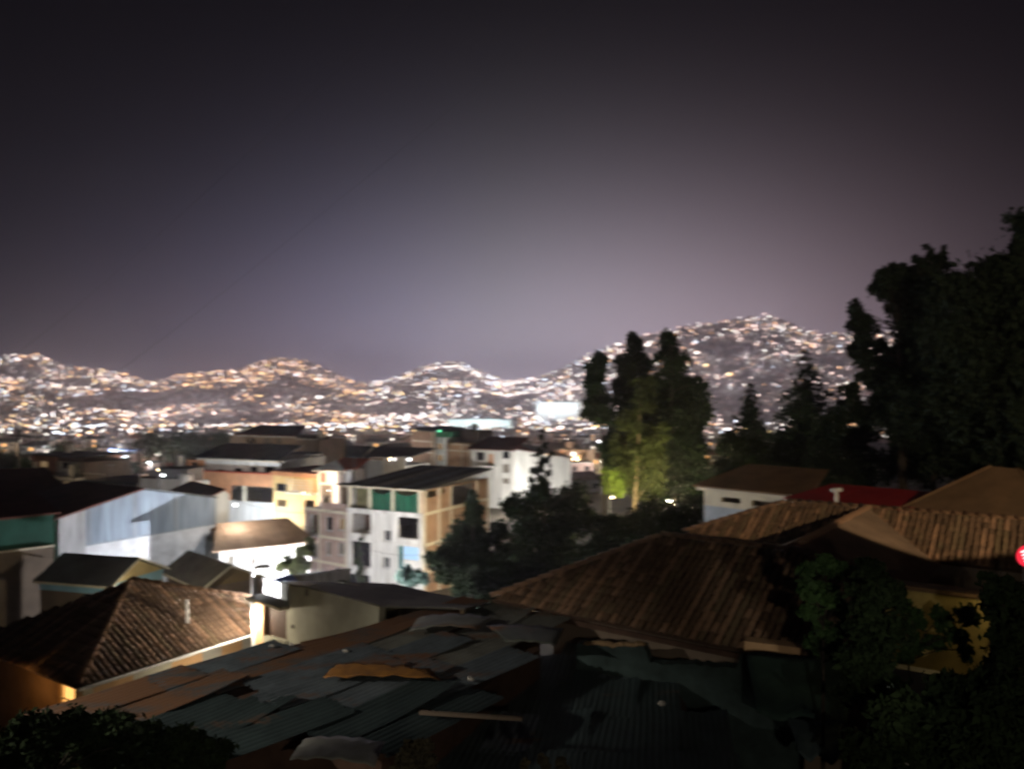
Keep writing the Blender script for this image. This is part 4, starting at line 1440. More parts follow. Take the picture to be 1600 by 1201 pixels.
# ---------------- right tiled house: front wing, link and rear wing
E1, E2 = P(768, 936, 22.0), None
d = Vector((.805, -.596, 0)).normalized()
nh = Vector((-d.y, d.x, 0))
zE = E1.z
zR = -4.10
run = (zE - zR) * -2.0
run = abs(zR - zE) * 2.0
gz = float(ground(8, 22))
rh = tag(empty('tiled_house', (E1.x, E1.y, gz)), 'large house with dark ribbed clay tile roofs in two wings at the right', 'house')
O = rh.location
E = E1 - O
up = (nh * run + Vector((0, 0, zR - zE))).normalized()
S = math.hypot(run, zR - zE)
LB = 11.4
hipl = 3.7
poly = [(0, 0), (LB, 0), (LB - hipl, S), (hipl, S)]
deck(rh, E, d, up, poly)
cells = tile_cells(E, d, up, poly)
RA, RB = E + d*hipl + up*S, E + d*(LB-hipl) + up*S
ridge_caps(rh, E + Vector((0,0,.02)), RA); ridge_caps(rh, RA, RB)
far_ = E + nh * run * 2
MB().prism([RA, far_, E], (0, 0, -.08)).build('hip_end', clay_dark, rh)
MB().prism([RB, RA, far_, far_ + d*LB], (0, 0, -.08)).build('rear_roof', clay_dark, rh)
MB().prism([E + d*LB, far_ + d*LB, RB], (0, 0, -.08)).build('hip_end', clay_dark, rh)
# rear wing
F1 = P(1068, 832, 30.0); F1.z = -5.3
runF, SF = 2.4, math.hypot(2.4, 1.2)
upF = (nh * runF + Vector((0, 0, 1.2))).normalized()
LF_ = 13.0
poly = [(0, 0), (LF_, 0), (LF_, SF), (3.3, SF)]
FE = F1 - O
deck(rh, FE, d, upF, poly)
cells += tile_cells(FE, d, upF, poly)
GA, GB = FE + d*3.3 + upF*SF, FE + d*LF_ + upF*SF
ridge_caps(rh, FE, GA); ridge_caps(rh, GA, GB)
fr = FE + nh*runF*2
MB().prism([GA, fr, FE], (0, 0, -.08)).build('hip_end', clay_dark, rh)
MB().prism([GB, GA, fr, fr + d*LF_], (0, 0, -.08)).build('rear_roof', clay_dark, rh)
lay_tiles(rh, cells)
# link wing: ridge from the rear wing towards the front one, plain cement slopes
K0 = GA + d*2.95 + Vector((0,0,-.05))
K1 = K0 - nh*9.6
wl = 2.6
for sg in (1, -1):
    a, c = K0 + d*sg*wl + Vector((0,0,-wl*.5)), K1 + d*sg*wl + Vector((0,0,-wl*.5))
    MB().prism([K0, K1, c, a] if sg > 0 else [K1, K0, a, c], (0, 0, .07)).build('link_roof', mat('cement_tile', (.26,.18,.13), var=.35, scale=1.0), rh)
ridge_caps(rh, K1 + Vector((0,0,.06)), K0 + Vector((0,0,.06)))
# walls
q = .5
def wallbox(a, length, depth, ztop):
    loc = a.copy(); loc.z = 0
    return MB().box(0, length, 0, depth, 0, ztop).build('wall', brown_wall, rh, loc, math.atan2(d.y, d.x))
wallbox(E + d*1.8 + nh*q, LB-2*q-1.4, run*2-2*q, zE - O.z - .12)
wallbox(FE + d*q + nh*q, LF_-2*q, runF*2-2*q, -5.3 - O.z - .12)
MB().box(.5, 4.6, 0, 6, 0, zE - O.z - .2).build('wall', brown_wall, rh, Vector((K1.x, K1.y, 0)) + nh*1.5 - d*2.5, math.atan2(d.y, d.x))
MB().box(0, LB, -.03, 0, -.14, 0).build('eave_board', dark_wood, rh, E - Vector((0,0,.1)), math.atan2(d.y, d.x))

# ---------------- buildings beyond the right roof
b = Bld('house', 'long low house with a white beam and open porch under a brown roof', 'house', 1100, 47, 1262, 42.0, None)
zt = b.f(1180, 772)[1]
zo1, zo0 = b.f(1170, 780)[1], b.f(1170, 789)[1]
holes = [(b.f(1127,785)[0], b.f(1156,785)[0], zo0, zo1), (b.f(1174,785)[0], b.f(1205,785)[0], zo0, zo1), (b.f(1222,785)[0], b.f(1250,785)[0], zo0, zo1)]
b.wall(cream, 0, b.W, zo0-.3, zt, holes)
b.wall(mat('porch_blue', (.42,.47,.54), var=.2), 0, b.W, 0, zo0-.303, name='lower_wall')
b.shell(brown_wall, 6, zt, [])
b.box('beam', cream, -.3, b.W+.3, -.45, -.003, zt-.02, zt+.16)
MB().prism([(-.4,-.6,zt+.17),(b.W+.4,-.6,zt+.17),(b.W-.8,4,zt+1.25),(.6,4,zt+1.25)], (0,0,.1)).build('roof', brown_roof, b.root)
b = Bld('house', 'low house with a bright red sheet metal roof behind the tiled ridge', 'house', 1236, 41, 1420, 36.5, None)
zt = b.f(1310, 786)[1]
b.wall(brown_wall, 0, b.W, 0, zt); b.shell(brown_wall, 5, zt, [])
n = 6
for i in range(n):
    x0, x1 = -.2+(b.W+.4)*i/n, -.2+(b.W+.4)*(i+1)/n+.04
    e = .01*(i % 2)
    z1 = b.f(1310, 757, 4)[1]
    MB().prism([(x0,-.4,zt+e),(x1,-.4,zt+e),(x1+.35*(1-i/n),4,z1+e),(x0+.5*(1-i/n),4,z1+e)], (0,0,.05)).build('roof_sheet', red_roof, b.root)
vp = P(1307, 784, 36.2)
v = tag(empty('chimney_pipe', vp + Vector((0,0,-.25))), 'white metal chimney pipe with a T shaped cap above the red roof', 'chimney')
MB().tube([(0,0,-.3),(0,0,.72)], .085, 10).build('pipe', pole_white, v, smooth=True)
MB().tube([(-.24,0,.80),(.24,0,.84)], .10, 10).build('cap', pole_white, v, smooth=True)
b = Bld('house', 'big house with a broad smooth brown hipped roof at the right', 'house', 1375, 37, 1700, 29.5, None)
zt = b.f(1500, 842)[1]
zt = min(zt, -5.2 - b.zb)
b.wall(brown_wall, 0, b.W, 0, zt); b.shell(brown_wall, 9, zt, [])
zr_ = b.f(1560, 731, 4.4)[1]
ua = b.f(1548, 740, 4.4)[0]
hip = [(-.5,-.5,zt),(b.W+.5,-.5,zt),(b.W+.5,9.4,zt),(-.5,9.4,zt)]
rA, rB = (ua, 4.4, zr_), (ua+1.2, 4.4, zr_)
brs = mat('brown_roof_sheet', (.25,.155,.09), rough=.8, var=.3, scale=.7)
nn = 7
for i in range(nn):
    a0, a1 = i/nn, (i+1)/nn
    lo0, lo1 = -.5+(b.W+1)*a0, -.5+(b.W+1)*a1+.05
    hi0, hi1 = ua-.05+1.25*a0, ua-.05+1.25*a1
    e = .012*(i % 2)
    MB().prism([(lo0,-.5,zt+e),(lo1,-.5,zt+e),(hi1,4.4,zr_+e),(hi0,4.4,zr_+e)], (0,0,.05)).build('roof_sheet', brs, b.root)
MB().prism([hip[3], hip[0], rA], (0,0,.05)).build('hip_end', brs, b.root)
MB().prism([hip[1], hip[2], rB], (0,0,.05)).build('hip_end', brs, b.root)
MB().prism([hip[2], hip[3], rA, rB], (0,0,.05)).build('rear_roof', brs, b.root)
MB().tube([tuple(Vector(hip[0])+Vector((0,0,.06))), tuple(Vector(rA)+Vector((0,0,.08)))], .07, 6).build('ridge_cap', brown_roof, b.root)
MB().tube([tuple(Vector(rB)+Vector((0,0,.08))), tuple(Vector(hip[1])+Vector((0,0,.06)))], .07, 6).build('ridge_cap', brown_roof, b.root)

# ---------------- small houses in front of the grey gable wall
def little_gable(name, label, pA, YA, pB, YB, pyA, peak, pyk, length, roofm, gabm, wallm, ridge_drop=0.0, wall_h=.7):
    b = Bld(name, label, 'house', pA, YA, pB, YB, None)
    zA = b.f(pA, pyA)[1]
    um, zk = b.f(peak, pyk)
    D_ = length
    gab = [(0,0,zA),(b.W,0,zA),(um,0,zk)]
    b.put(MB().prism(gab, (0,.2,0)), 'gable', gabm, v=-.002)
    b.box('wall', brown_wall, 0, b.W, 0, D_, 0, zA-.004)
    b.box('painted_band', wallm, -.02, b.W+.02, -.02, D_+.02, zA-.65, zA-.008)
    for sg, ua in ((1, 0), (-1, b.W)):
        MB().prism([(ua-sg*.3,-.25,zA-.12),(um,-.25,zk+.03),(um,D_+.2,zk+.03),(ua-sg*.3,D_+.2,zA-.12)], (0,0,.08)).build('roof', roofm, b.root)
    b.box('eave_board', cream, -.36, -.30, -.25, D_+.2, zA-.20, zA-.08)
    b.put(MB().prism([(-.33,-.29,zA-.14),(um,-.29,zk+.0),(um,-.29,zk+.13),(-.33,-.29,zA+.0)], (0,.035,0)), 'bargeboard', cream)
    b.put(MB().prism([(um+.002,-.29,zk+.0),(b.W+.33,-.29,zA-.14),(b.W+.33,-.29,zA+.0),(um+.002,-.29,zk+.13)], (0,.035,0)), 'bargeboard', cream)
    return b
b = little_gable('small_house', 'small house with a lamp lit yellow gable and pale blue walls', 176, 44.5, 254, 48.5, 912, 213, 873, 5.2, dark_roof, mat('yellow_gable', (.62,.50,.26), var=.2), pale_blue)
b.box('window', glass_dark, -.04, -.003, 1.2, 2.0, b.f(176, 912)[1]-1.5, b.f(176, 912)[1]-.7)
b = little_gable('small_house', 'long dark roofed small house with a dim ochre gable near the white lamp', 322, 45, 412, 47.5, 917, 358, 885, 6.0, mat('fibre_sheet', (.12,.11,.10), rough=.7, var=.4), mat('ochre_gable', (.27,.20,.10), var=.25), brown_wall)

# ---------------- hut with the beige wall and brown door
b = Bld('hut', 'low hut with a bare beige wall under a dark sloping lean-to roof', 'hut', 448, 25.5, 592, 21.8, None)
z1, z2, z3 = b.f(449, 914)[1], b.f(484, 918)[1], b.f(592, 948)[1]
us = b.f(484, 930)[0]
b.put(MB().prism([(0,0,0),(b.W,0,0),(b.W,0,z3),(us,0,z2),(0,0,z1)], (0,.22,0)), 'wall', beige)
b.box('side_wall', beige, 0, .2, .221, 2, 0, z1-.3)
b.box('rear_wall', beige, .2, b.W, 1.8, 2, 0, z3-.4)
mb = MB()
fr_ = [P(449, 914, 25.3), P(482, 919, 24.4), P(592, 948, 21.6), P(727, 953, 20.2)]
bk_ = [P(452, 909, 27.4), P(520, 910, 27.4), P(618, 914, 26.6), P(757, 946, 22.6)]
def along(pl, t):
    t = t * (len(pl)-1); i = min(int(t), len(pl)-2)
    return pl[i].lerp(pl[i+1], t-i)
loc_ = lambda p: Vector(((p.xy - b.A).dot(b.d), (p.xy - b.A).dot(b.n), p.z - b.zb))
for i in range(6):
    e_ = Vector((0, 0, .012*(i % 2)))
    q4 = [loc_(along(fr_, i/6)), loc_(along(fr_, (i+1)/6)), loc_(along(bk_, (i+1)/6)), loc_(along(bk_, i/6))]
    MB().prism([q + e_ for q in q4], (0,0,.05)).build('roof_sheet', mat('lean_to_sheet', (.085,.08,.07), rough=.7, var=.4), b.root)
for q in (fr_[3], bk_[3]):
    q = loc_(q); MB().tube([(q.x-.1, q.y, 0), (q.x-.1, q.y, q.z)], .06, 6).build('post', wood, b.root)
MB().blob((b.f(480,925)[0], -.02, b.f(480,925)[1]), .1, .03, .14).build('socket_box', frame_dark, b.root)
MB().blob((b.f(458,978)[0], -.02, b.f(458,978)[1]), .09, .03, .07).build('patch', frame_dark, b.root)
b = Bld('gateway', 'small rendered gateway with a brown door and curved cream canopy', 'gate', 399, 26.2, 447.5, 25.4, None)
zt = b.f(425, 944)[1]
r = b.R(411, 949, 446, 996)
b.wall(peach, 0, r[0]-.01, 0, zt, name='pillar')
b.wall(beige, r[0]-.008, b.W, r[3]+.003, zt, name='lintel')
b.wall(beige, r[0]-.008, b.W, 0, r[2]-.003, name='step_wall')
b.box('door', dark_wood, r[0], r[1], .12, .17, r[2], r[3])
mb = MB()
for i in range(8):
    a0, a1 = i/8, (i+1)/8
    q0, q1 = zt+.10-.13*a0**2, zt+.10-.13*a1**2
    x0, x1 = -.05+(b.W+.1)*a0, -.05+(b.W+.1)*a1
    mb.prism([(x0,-.35,q0),(x1,-.35,q1),(x1,.3,q1),(x0,.3,q0)], (0,0,.09))
mb.build('canopy', cream, b.root)
b.wall(mat('dusky_wall', (.20,.23,.27), var=.3), -.6, b.W+.2, 0, b.f(425, 906, 1.6)[1], v=1.6, name='rear_wall')
# street wall and blue tarpaulin behind the hut
b = Bld('street_wall', 'glaring white street wall running behind the beige hut', 'wall', 454, 45, 548, 47, None)
zt = b.f(500, 897)[1]
b.wall(white_plaster, 0, b.W, 0, zt)
b.box('coping', white_plaster, -.05, b.W+.05, -.06, .3, zt+.003, zt+.09)
t0, t1, t2, t3 = P(424, 906, 40), P(456, 897, 42), P(450, 913, 39), P(470, 912, 39.5)
tp = tag(empty('tarpaulin', (t0.x, t0.y, t2.z-.1)), 'bright blue tarpaulin stretched beside the white street wall', 'tarpaulin')
MB().prism([t0 - tp.location, t2 - tp.location, t3 - tp.location, t1 - tp.location], (0, .02, .03)).build('sheet', mat('blue_tarp', (.04,.16,.62), rough=.5, var=.25), tp)
for p in (t0, t1, t2, t3):
    q_ = p - tp.location
    MB().tube([(q_.x, q_.y, float(ground(p.x, p.y)) - tp.location.z), (q_.x, q_.y, q_.z-.01)], .03, 6).build('post', steel, tp)

# ---------------- patched sheet metal roofs in the foreground
tin_blue = tin('tin_blue_grey', (.19,.23,.265), (.10,.12,.14), .58)
tin_teal = tin('tin_dark_teal', (.065,.095,.10), (.04,.055,.06), .66)
tin_grey = tin('tin_pale_grey', (.30,.31,.28), (.15,.15,.14), .60)
tin_rust = tin('tin_rust', (.15,.16,.17), (.09,.09,.09), .44, (.23,.125,.075))
tin_olive = tin('tin_olive', (.15,.165,.145), (.08,.09,.08), .58)
orange_cloth = mat('orange_tarp', (.36,.16,.03), rough=.85, scale=2.6, col2=(.17,.08,.03))
def corrugated(w, L, pitch=.125, amp=.018, bend=0.0, nl=3):
    n = int(w / pitch) * 4
    lifts = (random.choice((0, 0, .05, .12)), random.choice((0, 0, .04, .10)))
    v, f = [], []
    for j in range(nl + 1):
        for i in range(n + 1):
            x = w * i / n - w/2
            y = L * j / nl - L/2
            e_ = (random.gauss(0, .03) if j in (0, nl) else 0)
            lift_ = lifts[0]*max(0, x/w)*max(0, y/L)*4 + lifts[1]*max(0, -x/w)*max(0, -y/L)*4
            v.append((x, y + e_, amp * math.sin(2*math.pi*i/4) + bend * ((y/L)**2 + .4*(x/w)**2) + lift_))
    for j in range(nl):
        for i in range(n):
            a = j*(n+1)+i
            f.append((a, a+1, a+n+2, a+n+1))
    return v, f
random.seed(31)
zt = -5.9
poly_px = [(112,1120),(150,1090),(400,996),(470,992),(560,984),(640,958),(750,948),(866,966),(872,1002),(800,1050),(690,1140),(600,1168),(230,1150)]
poly = []
for px, py in poly_px:
    t = zt / CZ(py)
    poly.append((AX(px)*t, t))
gz = float(ground(-3, 16))
sh = tag(empty('shack', (-3, 16, gz)), 'shack roofed with patched blue grey and rusty sheet metal in the foreground', 'shack')
ang = math.radians(52)
ca, sa = math.cos(ang), math.sin(ang)
sheets = {}
k = 0
for a in np.arange(-6.5, 8, 2.75):
    for c in np.arange(-7.5, 7.5, .92):
        a2 = a + random.uniform(-.7, .7)
        x, y = -3 + a2*ca + c*sa, 16.5 + a2*sa - c*ca
        if not inpoly(x, y, poly): continue
        z = zt + .03*math.sin(x*1.3) + random.gauss(0, .008)
        px, py = CX + FPX*x/y, HZ - FPX*z/y
        line = 1080 - (px-280)*115/360.0
        off = py - line
        if -34 < off < 26 and random.random() < .75: m_ = tin_rust
        elif px > 640 and py < 1005: m_ = random.choice([tin_grey, tin_grey, tin_olive])
        elif px < 430 and off < 0: m_ = tin_blue
        elif py > 1105: m_ = random.choice([tin_blue, tin_teal, tin_olive])
        else: m_ = random.choice([tin_blue, tin_blue, tin_teal, tin_blue, tin_grey if random.random() < .3 else tin_blue])
        kind = k % 9
        v, f = sheets.setdefault(kind, corrugated(1.06, 3.2, pitch=.15, amp=.024, bend=random.uniform(-.02, .14)))
        me = bpy.data.meshes.new('roof_sheet')
        me.from_pydata(v, [], f)
        me.materials.append(m_)
        me.polygons.foreach_set('use_smooth', [True]*len(me.polygons))
        o = link('roof_sheet', me, sh, (x+3, y-16, z - gz + .009*(k % 3)))
        o.rotation_euler = (random.gauss(.012, .012), random.gauss(0, .012), ang - math.pi/2 + random.gauss(0, .06))
        k += 1
cx_, cy_ = sum(p[0] for p in poly)/len(poly), sum(p[1] for p in poly)/len(poly)
pin = [((p[0]-cx_)*.9+cx_+3, (p[1]-cy_)*.9+cy_-16) for p in poly]
MB().prism([(p[0], p[1], 0) for p in pin], (0, 0, zt-gz-.14)).build('wall', dark_wood, sh)
for px, py, L, rot in ((735,1118,1.9,-.15),):
    t = (zt+.12) / CZ(py)
    MB().box(-L/2, L/2, -.035, .035, -.03, .03).build('batten', brown_wall, sh, (AX(px)*t+3, t-16, zt-gz+.13), rot)
# loose pale sheet, lower left of the roof edge, on its own post frame
def loose_sheet(label, m_, pxs, z, bend, cat='metal sheet', name='metal_sheet', group=None, nx=10, wav=.02):
    c = [Vector((AX(px)*z/CZ(py), z/CZ(py), z)) for px, py in pxs]
    o0 = sum(c, Vector())/4
    mb = MB()
    ny = 6
    for j in range(ny+1):
        for i in range(nx+1):
            s, t = i/nx, j/ny
            p = (c[0]*(1-s)+c[1]*s)*(1-t) + (c[3]*(1-s)+c[2]*s)*t - o0
            p.z += bend*math.sin(math.pi*s) + wav*math.sin(s*23+t*4) + .6*wav*math.sin(t*17+s*3)
            mb.v.append(tuple(p))
    for j in range(ny):
        for i in range(nx):
            a = j*(nx+1)+i
            mb.f.append((a, a+1, a+nx+2, a+nx+1)); mb.m.append(0)
    o = mb.build(name, m_, None, o0, smooth=True)
    sm = o.modifiers.new('thick', 'SOLIDIFY'); sm.thickness = .015
    return tag(o, label, cat, group)
loose_sheet('pale grey green metal sheet curling at the bottom of the shack roof', tin_grey, [(452,1186),(585,1196),(600,1160),(478,1150)], -5.55, .06)
loose_sheet('rumpled orange tarpaulin strip lying across the blue grey shack roof', orange_cloth, [(505,1058),(690,1060),(672,1046),(530,1034)], -5.72, .05, 'tarpaulin', 'tarpaulin', wav=.03)
loose_sheet('bent pale metal sheet on the far right part of the shack roof', tin_grey, [(640,985),(745,982),(770,965),(655,962)], -5.70, .10)
loose_sheet('dull olive metal sheet overhanging the right corner of the shack roof', tin_olive, [(790,1002),(868,1008),(880,982),(760,975)], -5.70, .05)
for px, py, lab in ((455,1008,'pale flat stone on the blue sheets beside the hut door'),(425,1010,'greyish stone nearest the lantern on the shack roof'),(540,1018,'long pale brick lying on the rusty strip of the shack roof'),(735,1062,'small stone right of the orange tarpaulin')):
    t = (zt+.06) / CZ(py)
    rr_ = random.uniform(.06, .10)
    s_ = MB().blob((0,0,0), rr_*1.3, rr_*.8, rr_*.5, 7, 4).build('stone', concrete, None, (AX(px)*t, t, zt+.09), random.random()*3, smooth=True)
    tag(s_, lab, 'stone')
# dark lower roof in the middle foreground
gz = float(ground(2, 15))
zl = -6.75
lr = tag(empty('lean_to', (2, 15, gz)), 'low lean-to with a flat dark teal sheet roof in the shade', 'lean-to')
poly_px = [(872,1004),(955,1010),(1045,1032),(1085,1090),(1115,1175),(1150,1230),(620,1240),(700,1140),(830,1050)]
poly = [(AX(px)*zl/CZ(py), zl/CZ(py)) for px, py in poly_px]
k = 0
for a in np.arange(10.0, 21, 1.8):
    for c in np.arange(-4, 6, .95):
        x, y = c + (a-14)*.18, a
        if not inpoly(x, y, poly): continue
        v, f = corrugated(1.04, 2.0, bend=.03, amp=.012)
        me = bpy.data.meshes.new('roof_sheet'); me.from_pydata(v, [], f)
        me.materials.append(tin_teal if random.random() < .8 else tin_blue)
        me.polygons.foreach_set('use_smooth', [True]*len(me.polygons))
        o = link('roof_sheet', me, lr, (x-2, y-15, zl-gz+.015*(k % 3)))
        o.rotation_euler = (random.gauss(.01,.01), random.gauss(0,.01), -.18+random.gauss(0,.02))
        k += 1
cx_, cy_ = sum(p[0] for p in poly)/len(poly), sum(p[1] for p in poly)/len(poly)
MB().prism([((p[0]-cx_)*.9+cx_-2, (p[1]-cy_)*.9+cy_-15, 0) for p in poly], (0,0,zl-gz-.1)).build('wall', dark_wood, lr)
t = zl / CZ(1106)
st_ = MB().blob((0,0,.06), .10, .08, .06, 8, 4).build('stone', concrete, None, (AX(1034)*t, t, zl+.05), smooth=True)
tag(st_, 'pale stone lying alone on the dark teal lean-to roof', 'stone')
# hanging dark green sheets at the right
def hanging(label, m_, corners, group=None):
    c = [P(px, py, Y) for px, py, Y in corners]
    o0 = (c[0]+c[1]+c[2]+c[3])/4
    mb = MB(); nx, ny = 14, 9
    for j in range(ny+1):
        for i in range(nx+1):
            s, t = i/nx, j/ny
            p = (c[0]*(1-s)+c[1]*s)*(1-t) + (c[3]*(1-s)+c[2]*s)*t - o0
            p.y += .07*math.sin(s*9+t*3) + .05*math.sin(t*8+s*5)
            p.z += .05*math.sin(s*11+t*2)*t
            mb.v.append(tuple(p))
    for j in range(ny):
        for i in range(nx):
            a = j*(nx+1)+i; mb.f.append((a, a+1, a+nx+2, a+nx+1)); mb.m.append(0)
    o = mb.build('tarpaulin', m_, None, o0, smooth=True)
    o.modifiers.new('thick', 'SOLIDIFY').thickness = .012
    return tag(o, label, 'tarpaulin', group)
hanging('creased dark green tarpaulin sloping below the tiled eave at the right', mat('green_tarp', (.045,.085,.07), rough=.8, scale=1.2, col2=(.02,.04,.038)), [(1166,1020,16.6),(1322,1028,16.2),(1322,1128,14.2),(1185,1118,14.4)])
hanging('dim grey blue tarpaulin hanging lowest at the right', mat('slate_tarp', (.07,.10,.11), rough=.7, scale=1.2, col2=(.03,.045,.05)), [(1232,1122,14.3),(1318,1126,14.2),(1306,1188,13.2),(1250,1182,13.3)])
# adobe wall stub with broken top, lit look at its right end put into a paler colour
c0, c1 = P(900, 1000, 19.0), P(1256, 1014, 16.9)
gz = float(ground(4, 18))
aw = tag(empty('adobe_wall', (c0.x, c0.y, gz)), 'dark stained wall with a broken top below the tiled eave', 'wall')
dd_ = (c1 - c0); L = Vector((dd_.x, dd_.y, 0)).length
top0, top1 = c0.z - gz, c1.z - gz
mb = MB(); n = 40
prof = [top0 + (top1-top0)*i/n + random.uniform(-.05, .05) - (.45 if 13 < i < 30 else .12) for i in range(n+1)]
for i in range(n):
    x0, x1 = L*i/n, L*(i+1)/n
    mb.prism([(x0,0,0),(x1,0,0),(x1,0,prof[i+1]),(x0,0,prof[i])], (0,.35,0))
mb.build('adobe', mat('stained_teal_plaster', (.045,.07,.07), rough=.95, var=.5, scale=2), aw, (0,0,0), math.atan2(dd_.y, dd_.x))
# ochre garden wall at the right with lamp
b = Bld('garden_wall', 'ochre garden wall lit yellow behind dark leaves at the lower right', 'wall', 1380, 15.4, 1545, 14.4, None)
MB().box(L*.76, L, -.02, .37, top1-.22, top1+.03).build('coping', peach, aw, (0,0,0), math.atan2(dd_.y, dd_.x))  # paler block; the lit strip of the wall top is in its colour
for k in range(9):
    MB().blob((L*(.06+.03*k), .1, prof[int((.06+.03*k)*n)]+.03), .16, .1, .07, 7, 4).build('rubble', mat('rubble_mud', (.30,.20,.11), var=.4), aw, (0,0,0), math.atan2(dd_.y, dd_.x))
b.wall(mat('ochre_wall', (.42,.33,.13), var=.45, scale=1.5), 0, b.W, 0, b.f(1460, 925)[1], t=.3)
b.box('coping', clay, -.05, b.W+.05, -.1, .4, b.f(1460, 925)[1]+.003, b.f(1460, 925)[1]+.08)
b.box('kerb', concrete, 0, b.W, -.3, -.003, 0, b.f(1460, 1046)[1])
# red and white lit sign at the right edge
s0 = P(1607, 868, 17.0)
sg = tag(empty('sign', (s0.x, s0.y, float(ground(s0.x, s0.y)))), 'glowing red sign with white strokes cut off by the right edge', 'sign')
h = s0.z - sg.location.z
MB().tube([(0,.1,0),(0,.1,h-.1)], .05, 8).build('post', steel, sg)
MB().blob((0,0,h), .27, .07, .25, 16, 10).build('face', emit('red_sign_face', (1.0,.03,.06), 1.1), sg, smooth=True)
for k in range(4):
    MB().tube([(-.22+.03*k,-.085,h+.10-.07*k),(-.08,-.09,h+.15-.075*k),(.12,-.09,h+.11-.07*k)], .016, 6).build('stroke', emit('white_sign_stroke', (1,.85,.85), 2.0), sg)

# ---------------- cables
def cable(label, pts, r=.016, sag=.0):
    a, c = Vector(pts[0]), Vector(pts[-1])
    q = [a.lerp(c, i/24) - Vector((0,0,sag*4*(i/24)*(1-i/24))) for i in range(25)]
    o = MB().tube(q, [r*(1-.97*i/24) + .0006 for i in range(25)] if r < .012 else r, 5).build('power_cable', frame_dark)
    return tag(o, label, 'cable', None)
cable('thin black cable rising steeply across the sky, lower right of the two', [P(30, 674, 80), P(1010, -80, 12)], .0119, .9)
cable('thin black cable at the upper left of the sky, nearer the frame edge', [P(-40, 590, 80), P(720, -70, 12)], .0119, .9)
for px_, lab_ in ((219, 'dark utility pole standing at the peak of the grey gable wall'), (29, 'dark utility pole near the left edge holding a long cable')):
  up_ = P(px_, 671, 84 if px_ > 100 else 80)
  g0 = float(ground(up_.x, up_.y))
  r = tag(empty('utility_pole', (up_.x, up_.y, g0)), lab_, 'pole')
  MB().tube([(0,0,0),(0,0,up_.z-g0)], [.16,.11], 8).build('pole', frame_dark, r)
  MB().box(-.9,.9,-.06,.06,up_.z-g0-.7,up_.z-g0-.58).build('crossarm', frame_dark, r)
  for x in (-.8,-.3,.3,.8): MB().tube([(x,0,up_.z-g0-.58),(x,0,up_.z-g0-.4)], .05, 6).build('insulator', concrete, r)
for a_, c_, lab_, sg_ in ((P(345,772,64), P(544,792,76.6), 'thin wire from the narrow white house to the white apartment building', 1.0), (P(410,884,29), P(545,850,76.5), 'thin wire from the white street lamp across to the apartment building', 1.2),
                     (P(545,846,76.5), P(661,866,72.6), 'thin wire drooping across the white apartment front', .5), (P(219,690,84), P(300,722,106), 'thin wire from the dark utility pole to the orange balcony house', .8),
                     (P(660,770,73), P(736,704,151), 'thin wire from the metal roof to the white three storey building', 1.5)):
    cable(lab_, [a_, c_], .014, sg_)
for k_ in range(3):
    cable(('upper','middle','lower')[k_] + ' thin wire strung between the two dark utility poles at the left', [P(29, 676+k_*7, 80), P(219, 676+k_*7, 84)], .012, 1.2)
# ------------------------------------------------------------------ trees and plants
lf_dark = leafmat('leaf_dark', (.022,.036,.014), (.010,.017,.008))
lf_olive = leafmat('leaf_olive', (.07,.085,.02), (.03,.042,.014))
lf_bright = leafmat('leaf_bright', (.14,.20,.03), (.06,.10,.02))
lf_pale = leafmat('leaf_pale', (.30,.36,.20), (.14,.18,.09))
lf_green = leafmat('leaf_green', (.055,.11,.035), (.025,.045,.02))
lf_needle = leafmat('needle_dark', (.022,.034,.022), (.012,.02,.014))
bark = mat('bark', (.045,.036,.028), rough=.95, var=.4, scale=3)
bark_lit = mat('lit_bark', (.26,.20,.12), rough=.95, var=.4, scale=3)  # lighter copy of the bark, lamp light put into the colour

def leaves_np(clumps, n, leaf, droop=.2, sub=9, spread=.42):
    c = np.array([q[:3] for q in clumps]); r = np.array([q[3] for q in clumps])
    S_c, S_r = [], []
    for p, rad in zip(c, r):
        u = RNG.normal(size=(sub, 3)); u /= np.linalg.norm(u, axis=1)[:, None]
        S_c.append(p + u * rad * RNG.uniform(.2, 1.0, (sub, 1)))
        S_r.append(rad * spread * RNG.uniform(.45, 1.15, sub))
    S_c, S_r = np.concatenate(S_c), np.concatenate(S_r)
    w = S_r ** 2.2; w /= w.sum()
    k = RNG.choice(len(S_c), n, p=w)
    u = RNG.normal(size=(n, 3)); u /= np.linalg.norm(u, axis=1)[:, None]
    p = S_c[k] + u * (S_r[k] * RNG.uniform(0, 1, n) ** .45)[:, None]
    a = RNG.normal(size=(n, 3)); a[:, 2] -= droop * 2
    a /= np.linalg.norm(a, axis=1)[:, None]
    bb = np.cross(a, RNG.normal(size=(n, 3))); bb /= np.linalg.norm(bb, axis=1)[:, None]
    stray = RNG.uniform(0, 1, n) < .10              # loose sprays that break the outline
    p = np.where(stray[:, None], S_c[k] + u * (S_r[k] * RNG.uniform(1.0, 1.75, n))[:, None], p)
    L = (leaf * RNG.uniform(.6, 1.35, n))[:, None]
    V = np.stack([p - a*L/2, p + bb*L*.26, p + a*L/2, p - bb*L*.26], 1).reshape(-1, 3)
    return V, np.arange(4 * n).reshape(-1, 4)

